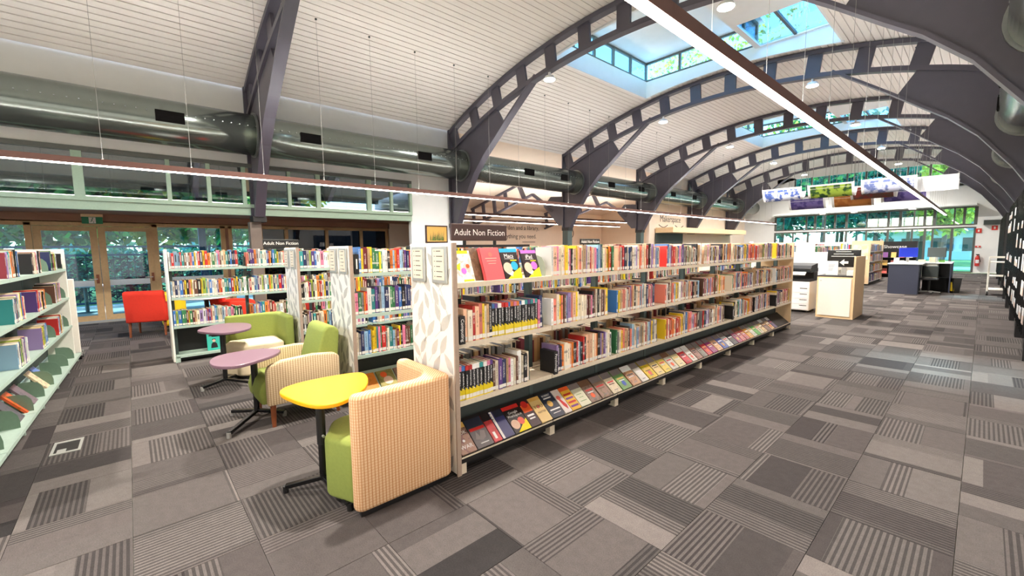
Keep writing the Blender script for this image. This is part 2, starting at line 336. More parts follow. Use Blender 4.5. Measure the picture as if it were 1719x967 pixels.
# skylights: white wells with a raised glazed box and a low roof pane
def skylight(n, y0, y1):
    t = thing('window_%d' % n, None, None); struct(t)
    mb = MB(); e = .06
    for a, b in ((SX0-.01, SX0+e), (SX1-e, SX1+.01)): mb.box(a, y0+.0005, cz(SX0)-.03, b, y1-.0005, 6.62)
    n_ = 10; xs = [SX0+(SX1-SX0)*i/n_ for i in range(n_+1)]
    for a, b in ((y0-.01, y0+e), (y1-e, y1+.01)): mb.strip([(x, 6.619) for x in xs], [(x, cz(x)-.03) for x in xs], 'y', a, b)
    mb.build('well', 'wall_white', t)
    X1 = -4.25; gx0, gx1, gy0, gy1 = -4.12, -2.58, y0+2.75, y1-.10
    mb = MB().box(SX0-.15, y0-.15, 7.2, X1+.15, y1+.15, 7.27)
    mb.box(X1, y0-e, 6.56, SX1+e, gy0, 6.62).box(X1, gy1, 6.56, SX1+e, y1+e, 6.62).box(gx1, gy0, 6.56, SX1+e, gy1, 6.62).box(X1, gy0, 6.56, gx0, gy1, 6.62)
    mb.build('soffit', 'wall_white', t)
    fr = MB()
    for y in (y0, y1):
        fr.box(SX0, y-.03, 6.62, X1, y+.03, 6.68).box(SX0, y-.03, 7.14, X1, y+.03, 7.2)
        for x in (SX0, -6.3, -5.27, X1): fr.box(x-.03, y-.035, 6.62, x+.03, y+.035, 7.2)
    for x in (SX0, X1):
        fr.box(x-.03, y0, 6.62, x+.03, y1, 6.68).box(x-.03, y0, 7.14, x+.03, y1, 7.2)
        for k in range(1, 5): yy = y0+(y1-y0)*k/5; fr.box(x-.035, yy-.03, 6.62, x+.035, yy+.03, 7.2)
    fr.bar(((gx0+gx1)/2, gy0, 6.6), ((gx0+gx1)/2, gy1, 6.6), .06, .06); fr.build('window_frame', 'grey_frame', t)
    for y in (y0, y1): MB().box(SX0, y-.004, 6.66, X1, y+.004, 7.16).build('pane', 'glass', t)
    for x in (SX0, X1): MB().box(x-.004, y0, 6.66, x+.004, y1, 7.16).build('pane', 'glass', t)
    for a, b in ((gx0, (gx0+gx1)/2), ((gx0+gx1)/2, gx1)): MB().box(a, gy0, 6.59, b, gy1, 6.598).build('pane', 'glass', t)
for k, (a, b) in enumerate(SKY): skylight(k+1, a, b)

# walls
HI = cz(XL)+.1
struct(MB().box(XL-.22, YB, 3.44, XL-.08, 7.62, HI).build('wall_left', 'wall_white'))
struct(MB().box(XL-.22, 6.10, 0, XL-.08, 7.95, 3.44).build('wall_pier', 'wall_white'))
wl2 = struct(MB().box(XL-.22, 19.1, 0, XL-.08, YE, HI).build('wall_makerspace', 'wall_warm'))
struct(MB().box(XR+.05, YB, 0, XR+.19, YE, cz(XR)+.1).build('wall_right', 'wall_white'))
mb = MB()      # rear wall behind the camera: unseen, with a high opening added for daylight
mb.box(-13.4, YB-.15, 0, -10.2, YB, HI).box(XR-1.0, YB-.15, 0, XR+.1, YB, HI).box(-10.2, YB-.15, 4.6, XR, YB, 6.5).box(-10.2, YB-.15, 0, XR, YB, 2.8).box(-4.2, YB-.15, 2.8, XR, YB, 4.6)
struct(mb.build('wall_rear', 'wall_white'))
rw = struct(MB().box(-10.2, YB-.1, 2.8, -4.2, YB-.04, 2.9).build('window_3', 'grey_frame'))
for k in range(1, 5): MB().box(-10.2+k*1.2-.04, YB-.1, 2.9, -10.2+k*1.2+.04, YB-.04, 4.6).build('mullion', 'grey_frame', rw)

# end wall with three tiers of glazing
X0, X1 = -9.2, -.35
mb = MB().box(XL-.25, YE, 0, X0, YE+.15, HI).box(X1, YE, 0, XR+.2, YE+.15, cz(XR)+.1)
mb.strip([(x, cz(x)+.1) for x in (XL-.05, -10.1, X0)], [(x, 4.9) for x in (XL-.05, -10.1, X0)], 'y', YE, YE+.15)
mb.strip([(x, cz(x)+.1) for x in (X1, .35, XR)], [(x, 4.9) for x in (X1, .35, XR)], 'y', YE, YE+.15)
mb.box(X0, YE, 2.30, X1, YE+.15, 2.42).box(X0, YE, 3.32, X1, YE+.15, 4.5)
n_ = 16; xs = [X0+(X1-X0)*i/n_ for i in range(n_+1)]
mb.strip([(x, cz(x)+.1) for x in xs], [(x, max(4.5, min(5.62, cz(x)-.42))) for x in xs], 'y', YE, YE+.15)
mb.box(X0, YE, 4.4, -8.2, YE+.15, 5.7).box(-1.25, YE, 4.4, X1, YE+.15, 5.7)
struct(mb.build('wall_end', 'wall_white'))
struct(MB().box(X0, 30.8, 3.36, X1, YE, 3.48).build('trim_1', 'wall_white'))
def glazing(n, z0, z1, xs, thick, pane_mat='glass', y=YE+.05, timber=None):
    t = struct(thing('window_%d' % n, None, None)); fr = MB()
    fr.box(xs[0], y-.05, z0-.02, xs[-1], y+.05, z0+.05).box(xs[0], y-.05, z1-.05, xs[-1], y+.05, z1+.02); fr.build('window_frame', timber or 'grey_frame', t)
    for i, x in enumerate(xs): w = thick[i % len(thick)]; MB().box(x-w, y-.06, z0, x+w, y+.06, z1).build('mullion', timber or 'grey_frame', t)
    for i in range(len(xs)-1): MB().box(xs[i], y-.004, z0, xs[i+1], y+.004, z1).build('pane', pane_mat, t)
glazing(4, 2.42, 3.32, [X0, -8.74, -7.5, -7.05, -6.55, -6.05, -5.5, -4.57, -3.64, -3.15, -2.6, -2.19, -1.82, -1.1, -.75, X1], [.06, .03, .05])
glazing(5, 0.02, 2.30, [X0, -8.2, -7.4, -6.55, -5.5, -4.57, -3.64, -2.65, -2.15, -1.85, -1.14, X1], [.05, .04])
t = struct(thing('window_6', None, None)); ax = [-8.2+(6.95)*i/8 for i in range(9)]
for i, x in enumerate(ax): MB().box(x-.04, YE, 4.48, x+.04, YE+.1, max(4.6, min(5.64, cz(x)-.38))).build('mullion', 'grey_frame', t)
for i in range(8):
    a, b = ax[i], ax[i+1]; MB().prism([(a, 4.5), (b, 4.5), (b, max(4.55, min(5.62, cz(b)-.4))), (a, max(4.55, min(5.62, cz(a)-.4)))], 'y', YE+.04, YE+.046).build('pane', 'glass', t)
MB().box(-8.2, YE, 4.46, -1.25, YE+.1, 4.54).build('window_frame', 'grey_frame', t)

# clerestory along the left side
cl = struct(thing('window_7', None, None)); fr = MB()
fr.box(XL-.10, YB, 2.50, XL+.02, 6.10, 2.58).build('sill', 'mint_frame', cl); MB().box(XL-.10, YB, 3.38, XL+.02, 6.10, 3.46).build('head', 'grey_frame', cl)
ys = [-6.2, -4.6, -3.0, -1.8, -.575, .70, 1.36, 2.0, 2.36, 2.91, 3.56, 4.85, 5.49, 6.07]; wid = {-.575: .07, 4.85: .06, 3.56: .05}
for y in ys: w = wid.get(y, .035); MB().box(XL-.08, y-w, 2.56, XL+.01, y+w, 3.40).build('mullion', 'mint_frame', cl)
for i in range(len(ys)-1):
    if ys[i] == 2.0: continue
    MB().box(XL-.05, ys[i], 2.56, XL-.044, ys[i+1], 3.40).build('pane', 'clerestory_glass', cl)
struct(MB().box(XL-.18, YB, 2.34, XL-.02, 6.10, 2.50).build('trim_3', 'mint_frame'))
struct(MB().box(-13.5, YB, 2.40, XL-.18, 7.95, 2.48).build('ceiling_entry', 'soffit_brown'))
struct(MB().box(-13.46, YB, 2.22, -13.28, 6.5, 2.40).build('trim_4', 'soffit_brown'))
struct(MB().box(-13.46, 6.45, 0, -13.28, 8.05, 2.40).build('wall_entry', 'wall_warm'))

# entrance glazing and doors
GXW = -13.34
eg = struct(thing('window_8', None, None))
fr = MB().box(GXW-.06, YB, 2.14, GXW+.06, 6.45, 2.24).build('head', 'timber_frame', eg); MB().box(GXW-.06, YB, 0, GXW+.06, -1.5, .06).build('sill', 'timber_frame', eg); MB().box(GXW-.06, .5, 0, GXW+.06, 6.45, .10).build('sill', 'timber_frame', eg)
for y, w in ((-5, .05), (-3.3, .05), (-1.52, .05), (.50, .05), (1.86, .05), (2.02, .04), (2.72, .05), (3.37, .045), (4.48, .045), (5.54, .045), (6.42, .05)): MB().box(GXW-.06, y-w, 0, GXW+.06, y+w, 2.2).build('mullion', 'timber_frame', eg)
MB().box(GXW-.05, 1.9, .1, GXW+.05, 1.98, 2.2).build('post', 'soffit_brown', eg)
for a, b, g in ((-5, -3.3, 'glass'), (-3.3, -1.52, 'glass'), (.5, 1.86, 'glass'), (2.02, 2.72, 'glass'), (2.72, 3.37, 'dark_glass'), (3.37, 4.48, 'dark_glass'), (4.48, 5.54, 'dark_glass'), (5.54, 6.42, 'dark_glass')):
    MB().box(GXW-.004, a, .06, GXW+.004, b, 2.16).build('pane', g, eg)
mat('frost', (225, 236, 240), .8)
MB().box(GXW-.006, .55, .80, GXW+.006, 1.81, .93).build('safety_band', 'frost', eg)
def leaf_door(n, y0, y1, hy):
    t = struct(thing('door_%d' % n, None, None)); fr = MB(); s = .12
    fr.box(GXW-.03, y0, .02, GXW+.03, y0+s, 2.13).box(GXW-.03, y1-s, .02, GXW+.03, y1, 2.13).box(GXW-.03, y0+s, 2.03, GXW+.03, y1-s, 2.13).box(GXW-.03, y0+s, .02, GXW+.03, y1-s, .14)
    fr.build('door_frame', 'timber_frame', t); MB().box(GXW-.004, y0+s, .14, GXW+.004, y1-s, 2.03).build('pane', 'glass', t); MB().box(GXW-.006, y0+s, .80, GXW+.006, y1-s, .93).build('safety_band', 'frost', t)
    h = MB().box(GXW+.03, hy-.025, .86, GXW+.045, hy+.025, 1.06).build('handle_plate', 'chair_wood', t); MB().bar((GXW+.075, hy, .96), (GXW+.075, hy-.14, .96), .02, .02).build('lever', 'silver', h)
leaf_door(1, -1.46, -.49, -.55); leaf_door(2, -.48, .46, .40)
es = thing('exit_sign', 'green running-man exit sign hanging above the timber double doors', 'sign', (-13.2, -.54, 2.185))
MB().box(-.02, -.165, 0, .02, .165, .15).build('panel', 'exit_green', es); MB().box(-.025, -.175, .15, .025, .175, .21).build('housing', 'maple', es)
MB().box(.02, -.055, .01, .024, .055, .14).build('symbol_field', 'white_ink', es)
mb = MB(); fig = [((.005, .125), (.005, .125)), ]
for a, b, w in (((0, .10), (-.008, .065), .016), ((-.008, .066), (.022, .05), .010), ((.022, .05), (.018, .022), .010), ((-.008, .066), (-.02, .04), .010), ((-.02, .04), (-.04, .035), .010), ((.0, .098), (.026, .088), .008), ((0, .098), (-.024, .085), .008)):
    mb.bar((.025, a[0], a[1]), (.025, b[0], b[1]), w, .003)
mb.tube((.024, .008, .118), (.027, .008, .118), .012, 10); mb.build('running_figure', 'exit_green', es)
MB().box(-.01, -.01, .21, .01, .01, .24).build('hanger', 'silver', es)

# annex beyond the second truss: low sloping ceiling, warm walls
struct(MB().strip([(XL, 5.20), (-13.7, 4.45), (-17.1, 3.62)], [(XL, 5.14), (-13.7, 4.39), (-17.1, 3.56)], 'y', 7.62, 23.4).build('ceiling_annex', 'wall_warm'))
aw = struct(MB().box(-17.2, 7.9, 0, -17.0, 26, 3.7).build('wall_annex', 'wall_warm'))
struct(MB().box(-17.2, 7.8, 0, XL-.16, 7.95, 5.3).build('wall_annex_near', 'wall_warm'))
struct(MB().box(-17.2, 23.3, 0, XL-.16, 23.45, 5.3).build('wall_annex_far', 'wall_warm'))
tx = lambda body, y, z, s, par, x: text('lettering', body, s, 'ink', par, frame_mtx((x, y, z), (0, 1, 0), (0, 0, 1)))
tx('If you have a garden and a library,', 15.1, 2.62, .34, aw, -16.99); tx('you have everything you need.', 15.1, 2.16, .34, aw, -16.99); MB().box(-17.0, 16.1, 1.84, -16.99, 17.1, 1.87).build('lettering', 'ink', aw)
cf = MB();
for k in range(24): a = 2*PI*k/24; b = 2*PI*(k+1)/24; cf.bar((-16.985, 20.1+.34*math.cos(a), 2.38+.3*math.sin(a)), (-16.985, 20.1+.34*math.cos(b), 2.38+.3*math.sin(b)), .03, .02)
for k in range(12): a = 2*PI*k/12; b = 2*PI*(k+1)/12; cf.bar((-16.985, 20.1+.16*math.cos(a), 2.38+.14*math.sin(a)), (-16.985, 20.1+.16*math.cos(b), 2.38+.14*math.sin(b)), .03, .02)
cf.build('emblem', 'ink', aw)
tx('Makerspace', 21.2, 2.92, .46, wl2, XL-.075)
sw = MB()
for k in range(10): a = k/10; b = (k+1)/10; f = lambda t: 2.62-.12*math.sin(PI*t); sw.bar((XL-.072, 20.0+.9*a, f(a)), (XL-.072, 20.0+.9*b, f(b)), .02, .03); sw.bar((XL-.072, 21.7+.9*a, f(a)), (XL-.072, 21.7+.9*b, f(b)), .02, .03)
sw.build('swash', 'ink', wl2)
struct(MB().box(XL-.02, 19.6, 2.20, XL+.9, 29, 2.45).build('trim_5', 'maple'))
struct(MB().box(XL-.02, 19.6, 1.2, XL+.02, 22.4, 2.2).build('window_9', 'dark_panel'))

# ---------------------------------------------------------------- arched trusses
def make_truss():
    t = thing('arched_truss', '', 'truss'); ho = .085
    n_ = 28; xs = [XL-.03+(XR-XL+.0)*i/n_ for i in range(n_+1)]
    MB().strip([(x, cz(x)-.015) for x in xs], [(x, cz(x, .10)-.01) for x in xs], 'y', -ho, ho).build('top_chord', 'slate_steel', t)
    MB().strip([(x, cz(x, .56)) for x in xs], [(x, cz(x, .66)) for x in xs], 'y', -ho, ho).build('bottom_chord', 'slate_steel', t)
    m = 13
    for k in range(m):
        x = XL+.12+(XR-XL-.24)*k/(m-1); s = (x-XC)/RC; w = .15; dx = .5*s
        zt = lambda q: cz(q)-.06; a, b = x-w, x+w
        MB().prism([(a, zt(a)), (b, zt(b)), (b-dx, zt(b)-.55), (a-dx, zt(a)-.55)], 'y', -.03, .03).build('web_plate', 'slate_steel', t)
    low = [(-11.0, 2.30), (-10.68, 2.30), (-10.29, 2.98), (-9.80, 3.66), (-9.35, 4.10), (-8.95, 4.40), (-8.4, 4.83), (-7.9, 5.2), (-7.35, 5.6)]
    mir = lambda p: (2*XC-p[0], p[1])
    for side in (0, 1):
        f = mir if side else (lambda p: p)
        MB().prism([f(p) for p in [(-11.04, 2.30), (-10.68, 2.30), (-10.29, 2.98), (-9.80, 3.66), (-9.35, 4.10), (-8.95, 4.40), (-8.52, 4.73), (-8.85, cz(-8.85, .6)), (-9.4, cz(-9.4, .6)), (-10.2, cz(-10.2, .6)), (-11.04, cz(-11.04, .6))]], 'y', -.035, .035).build('haunch_plate', 'slate_steel', t, fix=True)
        fl = MB(); pts = [f(p) for p in low[1:]]
        for i in range(len(pts)-1): fl.bar((pts[i][0], 0, pts[i][1]), (pts[i+1][0], 0, pts[i+1][1]), .20, .05)
        fl.build('lower_flange', 'slate_steel', t)
        fl = MB().bar((f((-11.02, 0))[0], 0, 2.30), (f((-11.02, 0))[0], 0, 5.1), .20, .06); fl.build('edge_flange', 'slate_steel', t)
        MB().box(f((-10.86, 0))[0]-.17, -.13, 2.18, f((-10.86, 0))[0]+.17, .13, 2.30).build('bearing', 'black', t)
    return t
tr0 = make_truss()
where = ['nearest the timber exit doors, partly out of frame', 'second along, above the white pier and framed picture', 'third along, meeting the first dark annex post', 'fourth along, meeting the second dark annex post', 'fifth along the hall, before the second skylight ends', 'last before the glazed end wall']
for k, y in enumerate(TY):
    t = tr0 if k == 0 else copy_tree(tr0)
    t.location = (0, y, 0); tag(t, 'dark steel arched roof truss, '+where[k], 'truss', 'arched roof trusses')
def post(x, y, m, lab, w=.12):
    t = thing('support_post', lab, 'post', (x, y, 0)); MB().box(-w, -w, .012, w, w, 2.18).build('shaft', m, t); MB().box(-w-.04, -w-.04, 0, w+.04, w+.04, .012).build('base_plate', m, t)
mat('post_brown', (112, 100, 90), .6)
post(-10.95, 2.14, 'post_brown', 'grey-brown square post beside the timber glazing behind the bookcases', .11)
post(-10.86, 12.7, 'upright', 'dark square post right of the garden quotation wall', .13); post(-10.86, 17.9, 'upright', 'dark square post beside the makerspace wall', .13)
def annex_truss(y, lab):
    t = thing('annex_truss', lab, 'truss', (0, y, 0), group='annex trusses'); mb = MB()
    mb.bar((-13.6, 0, 4.25), (-17.0, 0, 3.45), .12, .08).build('top_chord', 'chair_wood' if 0 else 'slate_steel', t)
    MB().bar((-12.75, 0, 3.75), (-17.0, 0, 2.62), .12, .08).build('bottom_chord', 'slate_steel', t)
    MB().bar((-12.75, 0, 3.75), (-11.6, 0, 3.0), .12, .10).build('strut', 'slate_steel', t); MB().bar((-13.6, 0, 4.25), (-13.25, 0, 3.62), .12, .16).build('web_plate', 'slate_steel', t)
    for k in range(4): x = -14.5-.8*k; MB().bar((x, 0, 4.04-.19*k), (x+.1, 0, 3.30-.21*k), .05, .20).build('web_plate', 'slate_steel', t)
    MB().prism([(-11.05, 2.4), (-11.3, 2.4), (-12.1, 3.2), (-11.7, 3.55), (-11.05, 3.5)], 'y', -.03, .03).build('haunch_plate', 'slate_steel', t, fix=True)
annex_truss(12.7, 'low annex truss behind the first dark post, above the quotation wall'); annex_truss(17.9, 'low annex truss behind the second dark post, near the makerspace')

# ---------------------------------------------------------------- ducts
def duct(x, lab, face):
    t = thing('air_duct', lab, 'duct', (x, 0, 3.96), group='round air ducts'); r = .41
    ys = [YB+.1]+TY+[31.0]
    for a, b in zip(ys[:-1], ys[1:]):
        mb = MB(); n_ = 40
        L = b-a; rings = []
        for k in range(7): yy = a+L*k/6; rings += [(yy, r)]
        pts = [(r*math.cos(2*PI*i/n_), yy, r*math.sin(2*PI*i/n_)) for yy, r in rings for i in range(n_)]
        mb.poly(pts, [(j*n_+i, j*n_+(i+1) % n_, (j+1)*n_+(i+1) % n_, (j+1)*n_+i) for j in range(len(rings)-1) for i in range(n_)]+[tuple(range(n_)), tuple(range((len(rings)-1)*n_, len(rings)*n_))])
        s = mb.build('duct_section', 'duct_metal', t, smooth=True)
        riv = MB()
        for k in range(int(L/.14)): yy = a+.1+k*.14; riv.box(face*.40, yy-.008, .085, face*.412, yy+.008, .10)
        riv.build('seam_rivets', 'galv', s)
    for y in TY:
        for s in (-1, 1):
            cb = MB(); y0 = y+s*.05; n_ = 32
            for i in range(n_):
                a0, a1 = 2*PI*i/n_, 2*PI*(i+1)/n_; P = lambda an, rr, yy: (rr*math.cos(an), yy, rr*math.sin(an))
                cb.poly([P(a0, .405, y0), P(a1, .405, y0), P(a1, .45, y0), P(a0, .45, y0), P(a0, .405, y0+s*.04), P(a1, .405, y0+s*.04), P(a1, .45, y0+s*.04), P(a0, .45, y0+s*.04)], [(0, 1, 2, 3), (7, 6, 5, 4), (3, 2, 6, 7), (0, 4, 5, 1)])
            cb.build('collar', 'galv', t)
    for k, y in enumerate([.74, 3.15, 5.98, 9.85, 11.6, 14.4, 16.6, 19.4, 21.6, 24.6, 26.8, 29.5]):
        g = MB().box(face*.385, y-.21, -.08, face*.425, y+.21, .12).build('vent_grille', 'matte_black', t)
        sl = MB()
        for q in range(5): sl.box(face*.425, y-.19, -.065+q*.036, face*.431, y+.19, -.055+q*.036)
        sl.build('louvre', 'matte_black', g)
    return t
duct(-10.43, 'glossy dark grey round air duct along the clerestory side', 1); duct(.43, 'glossy dark round air duct above the black shelving on the right', -1)

# ---------------------------------------------------------------- lamps
def led_bar(name, x, y0, y1, z, lab, wires=True, up=True, w=.035):
    t = thing(name, lab, 'light', (x, 0, z), group='linear pendant lamps')
    b = MB().box(-w, y0, .012, w, y1, .070).box(-w, y0, .070, -w+.006, y1, .10).box(w-.006, y0, .070, w, y1, .10).build('housing', 'led_body', t); MB().box(-w+.004, y0+.01, 0, w-.004, y1-.01, .012).build('diffuser', 'led_down', t)
    if up: MB().box(-w+.008, y0+.01, .071, w-.008, y1-.01, .075).build('fill_strip', 'fill_up', t)  # unseen glowing strip, added to brighten the ceiling
    if wires:
        k = 0; y = y0+.3
        while y < y1:
            yy = 2.94+1.04*round((y-2.94)/1.04); y = yy+1.04
            if yy < -3: continue
            c = MB().tube((0, yy, .085), (0, yy, cz(x)-z), .0022, 5); o = c.build('suspension_wire', 'cable', t); MB().tube((0, yy, .085), (0, yy, .115), .010, 6).build('wire_grip', 'silver', o); MB().tube((0, yy, cz(x)-z-.02), (0, yy, cz(x)-z+.01), .02, 8).build('ceiling_cup', 'upright', o)
    return t
led_bar('linear_pendant', -8.70, YB+.5, 29.8, 2.80, 'long linear pendant lamp along the clerestory and duct side')
led_bar('linear_pendant', -1.28, YB+.5, 28.3, 2.80, 'long linear pendant lamp over the main aisle, brightest diagonal')
for x, y0, y1, z, lab in ((-12.6, 9.0, 14.1, 2.76, 'short linear lamp in the annex, left upper one'), (-12.6, 14.5, 23.2, 2.76, 'linear lamp in the annex right of the first post'), (-14.2, 9.6, 21.2, 2.66, 'linear lamp deep in the annex, lower line above the quotation')):
    led_bar('linear_pendant', x, y0, y1, z, lab, False, True, .04)
hb = None
def high_bay(x, y, lab):
    z = cz(x, .66)-.16
    t = thing('high_bay_lamp', lab, 'light', (x, y, z), group='round high-bay lamps on the trusses')
    MB().lathe([(.03, .16), (.03, .09), (.10, .07), (.13, .02), (.135, 0)], seg=18).build('housing', 'white_gloss', t, smooth=False); MB().lathe([(.12, -.012), (.12, .002)], seg=18).build('lens', 'lamp_face', t)
    ld = bpy.data.lights.new('lamp_light', 'AREA'); ld.shape = 'DISK'; ld.size = .24; ld.energy = SPOT_W; ld.color = (1, .93, .86); ld.spread = math.radians(150)
    lo = bpy.data.objects.new('lamp_light', ld); COL.objects.link(lo); lo.parent = t; lo.location = (0, 0, -.03)
for k, y in enumerate([-2.9]+TY):
    nm = ['behind the viewer', 'nearest truss', 'second truss', 'third truss', 'fourth truss', 'fifth truss', 'last truss'][k]
    if k: high_bay(-6.95, y, 'round lamp on the left side of the %s' % nm)
    if k > 1: high_bay(-3.05, y, 'round lamp on the right side of the %s' % nm)
    if k <= 1:
        for x in (-3.05,): high_bay(x, y, 'round lamp on the %s' % (('truss behind the viewer, %s' % ('left' if x < -5 else 'right')) if k == 0 else 'nearest truss overhead, right side'))
for k, x in enumerate((-6.62, -5.12, -2.67)):
    t = thing('downlight', ['left', 'middle', 'right'][k]+' flush round downlight under the end wall bulkhead', 'light', (x, 31.15, 3.345), group='end wall downlights')
    MB().lathe([(.16, -.004), (.17, .012)], seg=18).build('trim_ring', 'white_gloss', t); MB().lathe([(.14, -.012), (.14, -.002)], seg=18).build('lens', 'led_small', t)
# ---------------------------------------------------------------- outdoors
gr = MB().box(-80, YE+.2, -.25, 60, 120, -.15).build('lawn', two_tone('lawn', (104, 150, 66), (150, 180, 92), 1.2)); struct(gr); gr.name = 'ground_lawn'
struct(MB().box(-17.8, -60, -.3, -13.5, YE+.2, -.03).build('ground_deck', mat('deck', (96, 108, 128), .6)))
struct(MB().box(-80, -60, -.3, -17.8, YE+.2, -.06).build('ground_garden', 'lawn'))
struct(MB().box(-12, 38, -.15, 30, 42, -.12).build('road', mat('road', (206, 206, 200), .9)))
bd = thing('building', 'pale building with a pink end wall beyond the glazed end', 'building', (0, 60, -.2))
MB().box(-9, 0, 0, 1.2, 6, 2.9).build('wall', mat('pale_blue', (196, 212, 226), .8), bd); MB().box(1.2, -.6, 0, 9, 6, 4.3).build('end_wall', mat('pink_wall', (226, 120, 150), .8), bd)
MB().prism([(-10, 2.9), (1.2, 2.9), (1.2, 4.6)], 'y', -.8, 6.5).build('roof', mat('roof_blue', (120, 150, 176), .6), bd, fix=True)
for k in range(4):
    w = MB().box(-8+2.2*k, -.05, .9, -6.4+2.2*k, .05, 2.2).build('window', 'dark_panel', bd); MB().box(-7.25+2.2*k, -.08, .9, -7.15+2.2*k, -.05, 2.2).build('mullion', 'white_gloss', w)
def leaves(n, rx, ry, rz, cz_, s, seed, cols):
    rn = random.Random(seed); mb = MB()
    for _ in range(n):
        u, v = rn.random()*2*PI, math.acos(2*rn.random()-1); q = rn.uniform(.55, 1.0)*(1+.25*math.sin(3*u+seed)*math.sin(2*v))
        c = Vector((rx*q*math.sin(v)*math.cos(u), ry*q*math.sin(v)*math.sin(u), cz_+rz*q*math.cos(v)))
        a = Vector((rn.gauss(0, 1), rn.gauss(0, 1), rn.gauss(0, 1))).normalized(); b = a.cross(Vector((rn.gauss(0, 1), rn.gauss(0, 1), rn.gauss(0, 1)))).normalized(); ss = s*rn.uniform(.6, 1.4)
        k = rn.choice(cols); f = rn.uniform(.75, 1.2); col = srgb(min(255, k[0]*f), min(255, k[1]*f), min(255, k[2]*f))
        mb.poly([c-a*ss, c+b*ss*.5, c+a*ss, c-b*ss*.5], [(0, 1, 2, 3)], col)
    return mb
attr_material('foliage', .7); _n = MT['foliage'].node_tree
_tr = _n.nodes.new('ShaderNodeBsdfTranslucent'); _mx = _n.nodes.new('ShaderNodeMixShader'); _mx.inputs[0].default_value = .5
_n.links.new(_n.nodes['Attribute'].outputs['Color'], _tr.inputs[0]); _n.links.new(_n.nodes['Principled BSDF'].outputs[0], _mx.inputs[1]); _n.links.new(_tr.outputs[0], _mx.inputs[2]); _n.links.new(_mx.outputs[0], _n.nodes['Material Output'].inputs[0])
GREEN = [(60, 120, 60), (90, 150, 70), (120, 172, 84), (54, 110, 78)]; YEL = [(196, 196, 70), (222, 206, 80), (150, 176, 70)]; TEAL = [(50, 120, 104), (70, 140, 110), (36, 96, 90)]
def tree(x, y, h, r, cols, seed, lab, base=-.2, n=2200, ls=.19):
    t = thing('tree', lab, 'tree', (x, y, base), group='trees outside'); rn = random.Random(seed)
    mb = MB().tube((0, 0, 0), (.1, .05, h*.45), .16, 8, .11); mb.tube((.1, .05, h*.45), (.5, .2, h*.8), .10, 7, .04).tube((.1, .05, h*.42), (-.55, -.15, h*.75), .09, 7, .04); mb.build('trunk', mat('bark', (92, 76, 62), .9), t)
    leaves(n, r, r, h*.36, h*.64, ls, seed, cols).build('crown', 'foliage', t)
k = 0
spots = [(-21.5, -6.5, 6, 2.3, GREEN), (-22.5, -3.6, 7, 2.4, TEAL), (-21, -1.4, 5.2, 2.0, GREEN), (-22.2, .5, 6.6, 2.2, YEL), (-21, 2.3, 5.6, 2.0, GREEN), (-23, 4.2, 7, 2.4, TEAL), (-26, -8, 9, 3.2, TEAL), (-27, -2, 9, 3.2, GREEN), (-27, 3.5, 9, 3.2, GREEN)]
lab_l = ['leftmost, seen past the fixed pane', 'behind the left fixed pane', 'behind the left door leaf', 'with yellow leaves behind the right door leaf', 'behind the fixed pane right of the doors', 'rightmost, behind the post', 'tall, farthest left', 'tall, farthest behind the doors', 'tall, farthest right of the doors']
for (x, y, h, r, c), lb in zip(spots, lab_l): k += 1; tree(x, y, h, r, c, k, 'leafy tree behind the deck screen, '+lb)
spe = [(-11.5, 41, 8, 2.8, TEAL), (-8.2, 45, 10, 3.2, TEAL), (-5.6, 42, 8.5, 2.6, TEAL), (-3.4, 47, 10.5, 3.2, GREEN), (-1.9, 41.5, 8, 1.9, YEL), (.6, 46, 10.5, 2.8, YEL), (-9.8, 52, 12, 3.6, GREEN), (-5, 56, 13, 3.8, TEAL), (3.2, 52, 11, 3, GREEN)]
lab_e = ['leftmost', 'second from the left', 'middle', 'tall, right of middle', 'small with yellow leaves', 'tall with yellow leaves', 'tall, farther left', 'tall, farther middle', 'tall, farthest right']
for (x, y, h, r, c), lb in zip(spe, lab_e): k += 1; tree(x, y, h, r, c, k, 'leafy tree beyond the glazed end wall, '+lb, n=3000, ls=.24)
for k2, (x, y, h, r, c, lb) in enumerate(((-12.5, 36, 19, 4.2, YEL, 'golden, right one above the roof'), (-18.5, 37, 21, 4.4, YEL, 'golden, left one above the roof'), (-8.0, 38, 17, 3.6, GREEN, 'green, above the roof'))):
    tree(x, y, h, r, c, 70+k2, 'very tall tree seen through the skylight, '+lb, n=2600)
for k3 in range(9): tree(-21+4.6*k3, 74+3*(k3 % 2), 12+2*(k3 % 3), 3.4, [TEAL, GREEN, GREEN][k3 % 3], 90+k3, 'leafy tree in the far tree line, %s from the left' % ORD[k3+1], n=2200, ls=.42)
for k3 in range(6): tree(-33-(k3 % 2)*3, -14+4.6*k3, 9+(k3 % 3), 3.3, [TEAL, GREEN, YEL][k3 % 3], 110+k3, 'leafy tree in the row far behind the deck, %s from the left' % ORD[k3+1], n=2200, ls=.36)
def bush(x, y, lab, seed):
    t = thing('bush', lab, 'bush', (x, y, -.06), group='bushes behind the deck screens'); MB().tube((0, 0, 0), (0, .05, .7), .05, 6, .03).build('stem', 'bark', t)
    leaves(1300, .75, .95, .85, 1.0, .11, seed, [(120, 190, 150), (90, 170, 130), (150, 206, 140), (110, 180, 170)]).build('foliage', 'foliage', t)
for k4 in range(7): bush(-18.9, -5.4+1.75*k4, 'pale green bush close behind the deck screens, %s from the left' % ORD[k4+1], 140+k4)
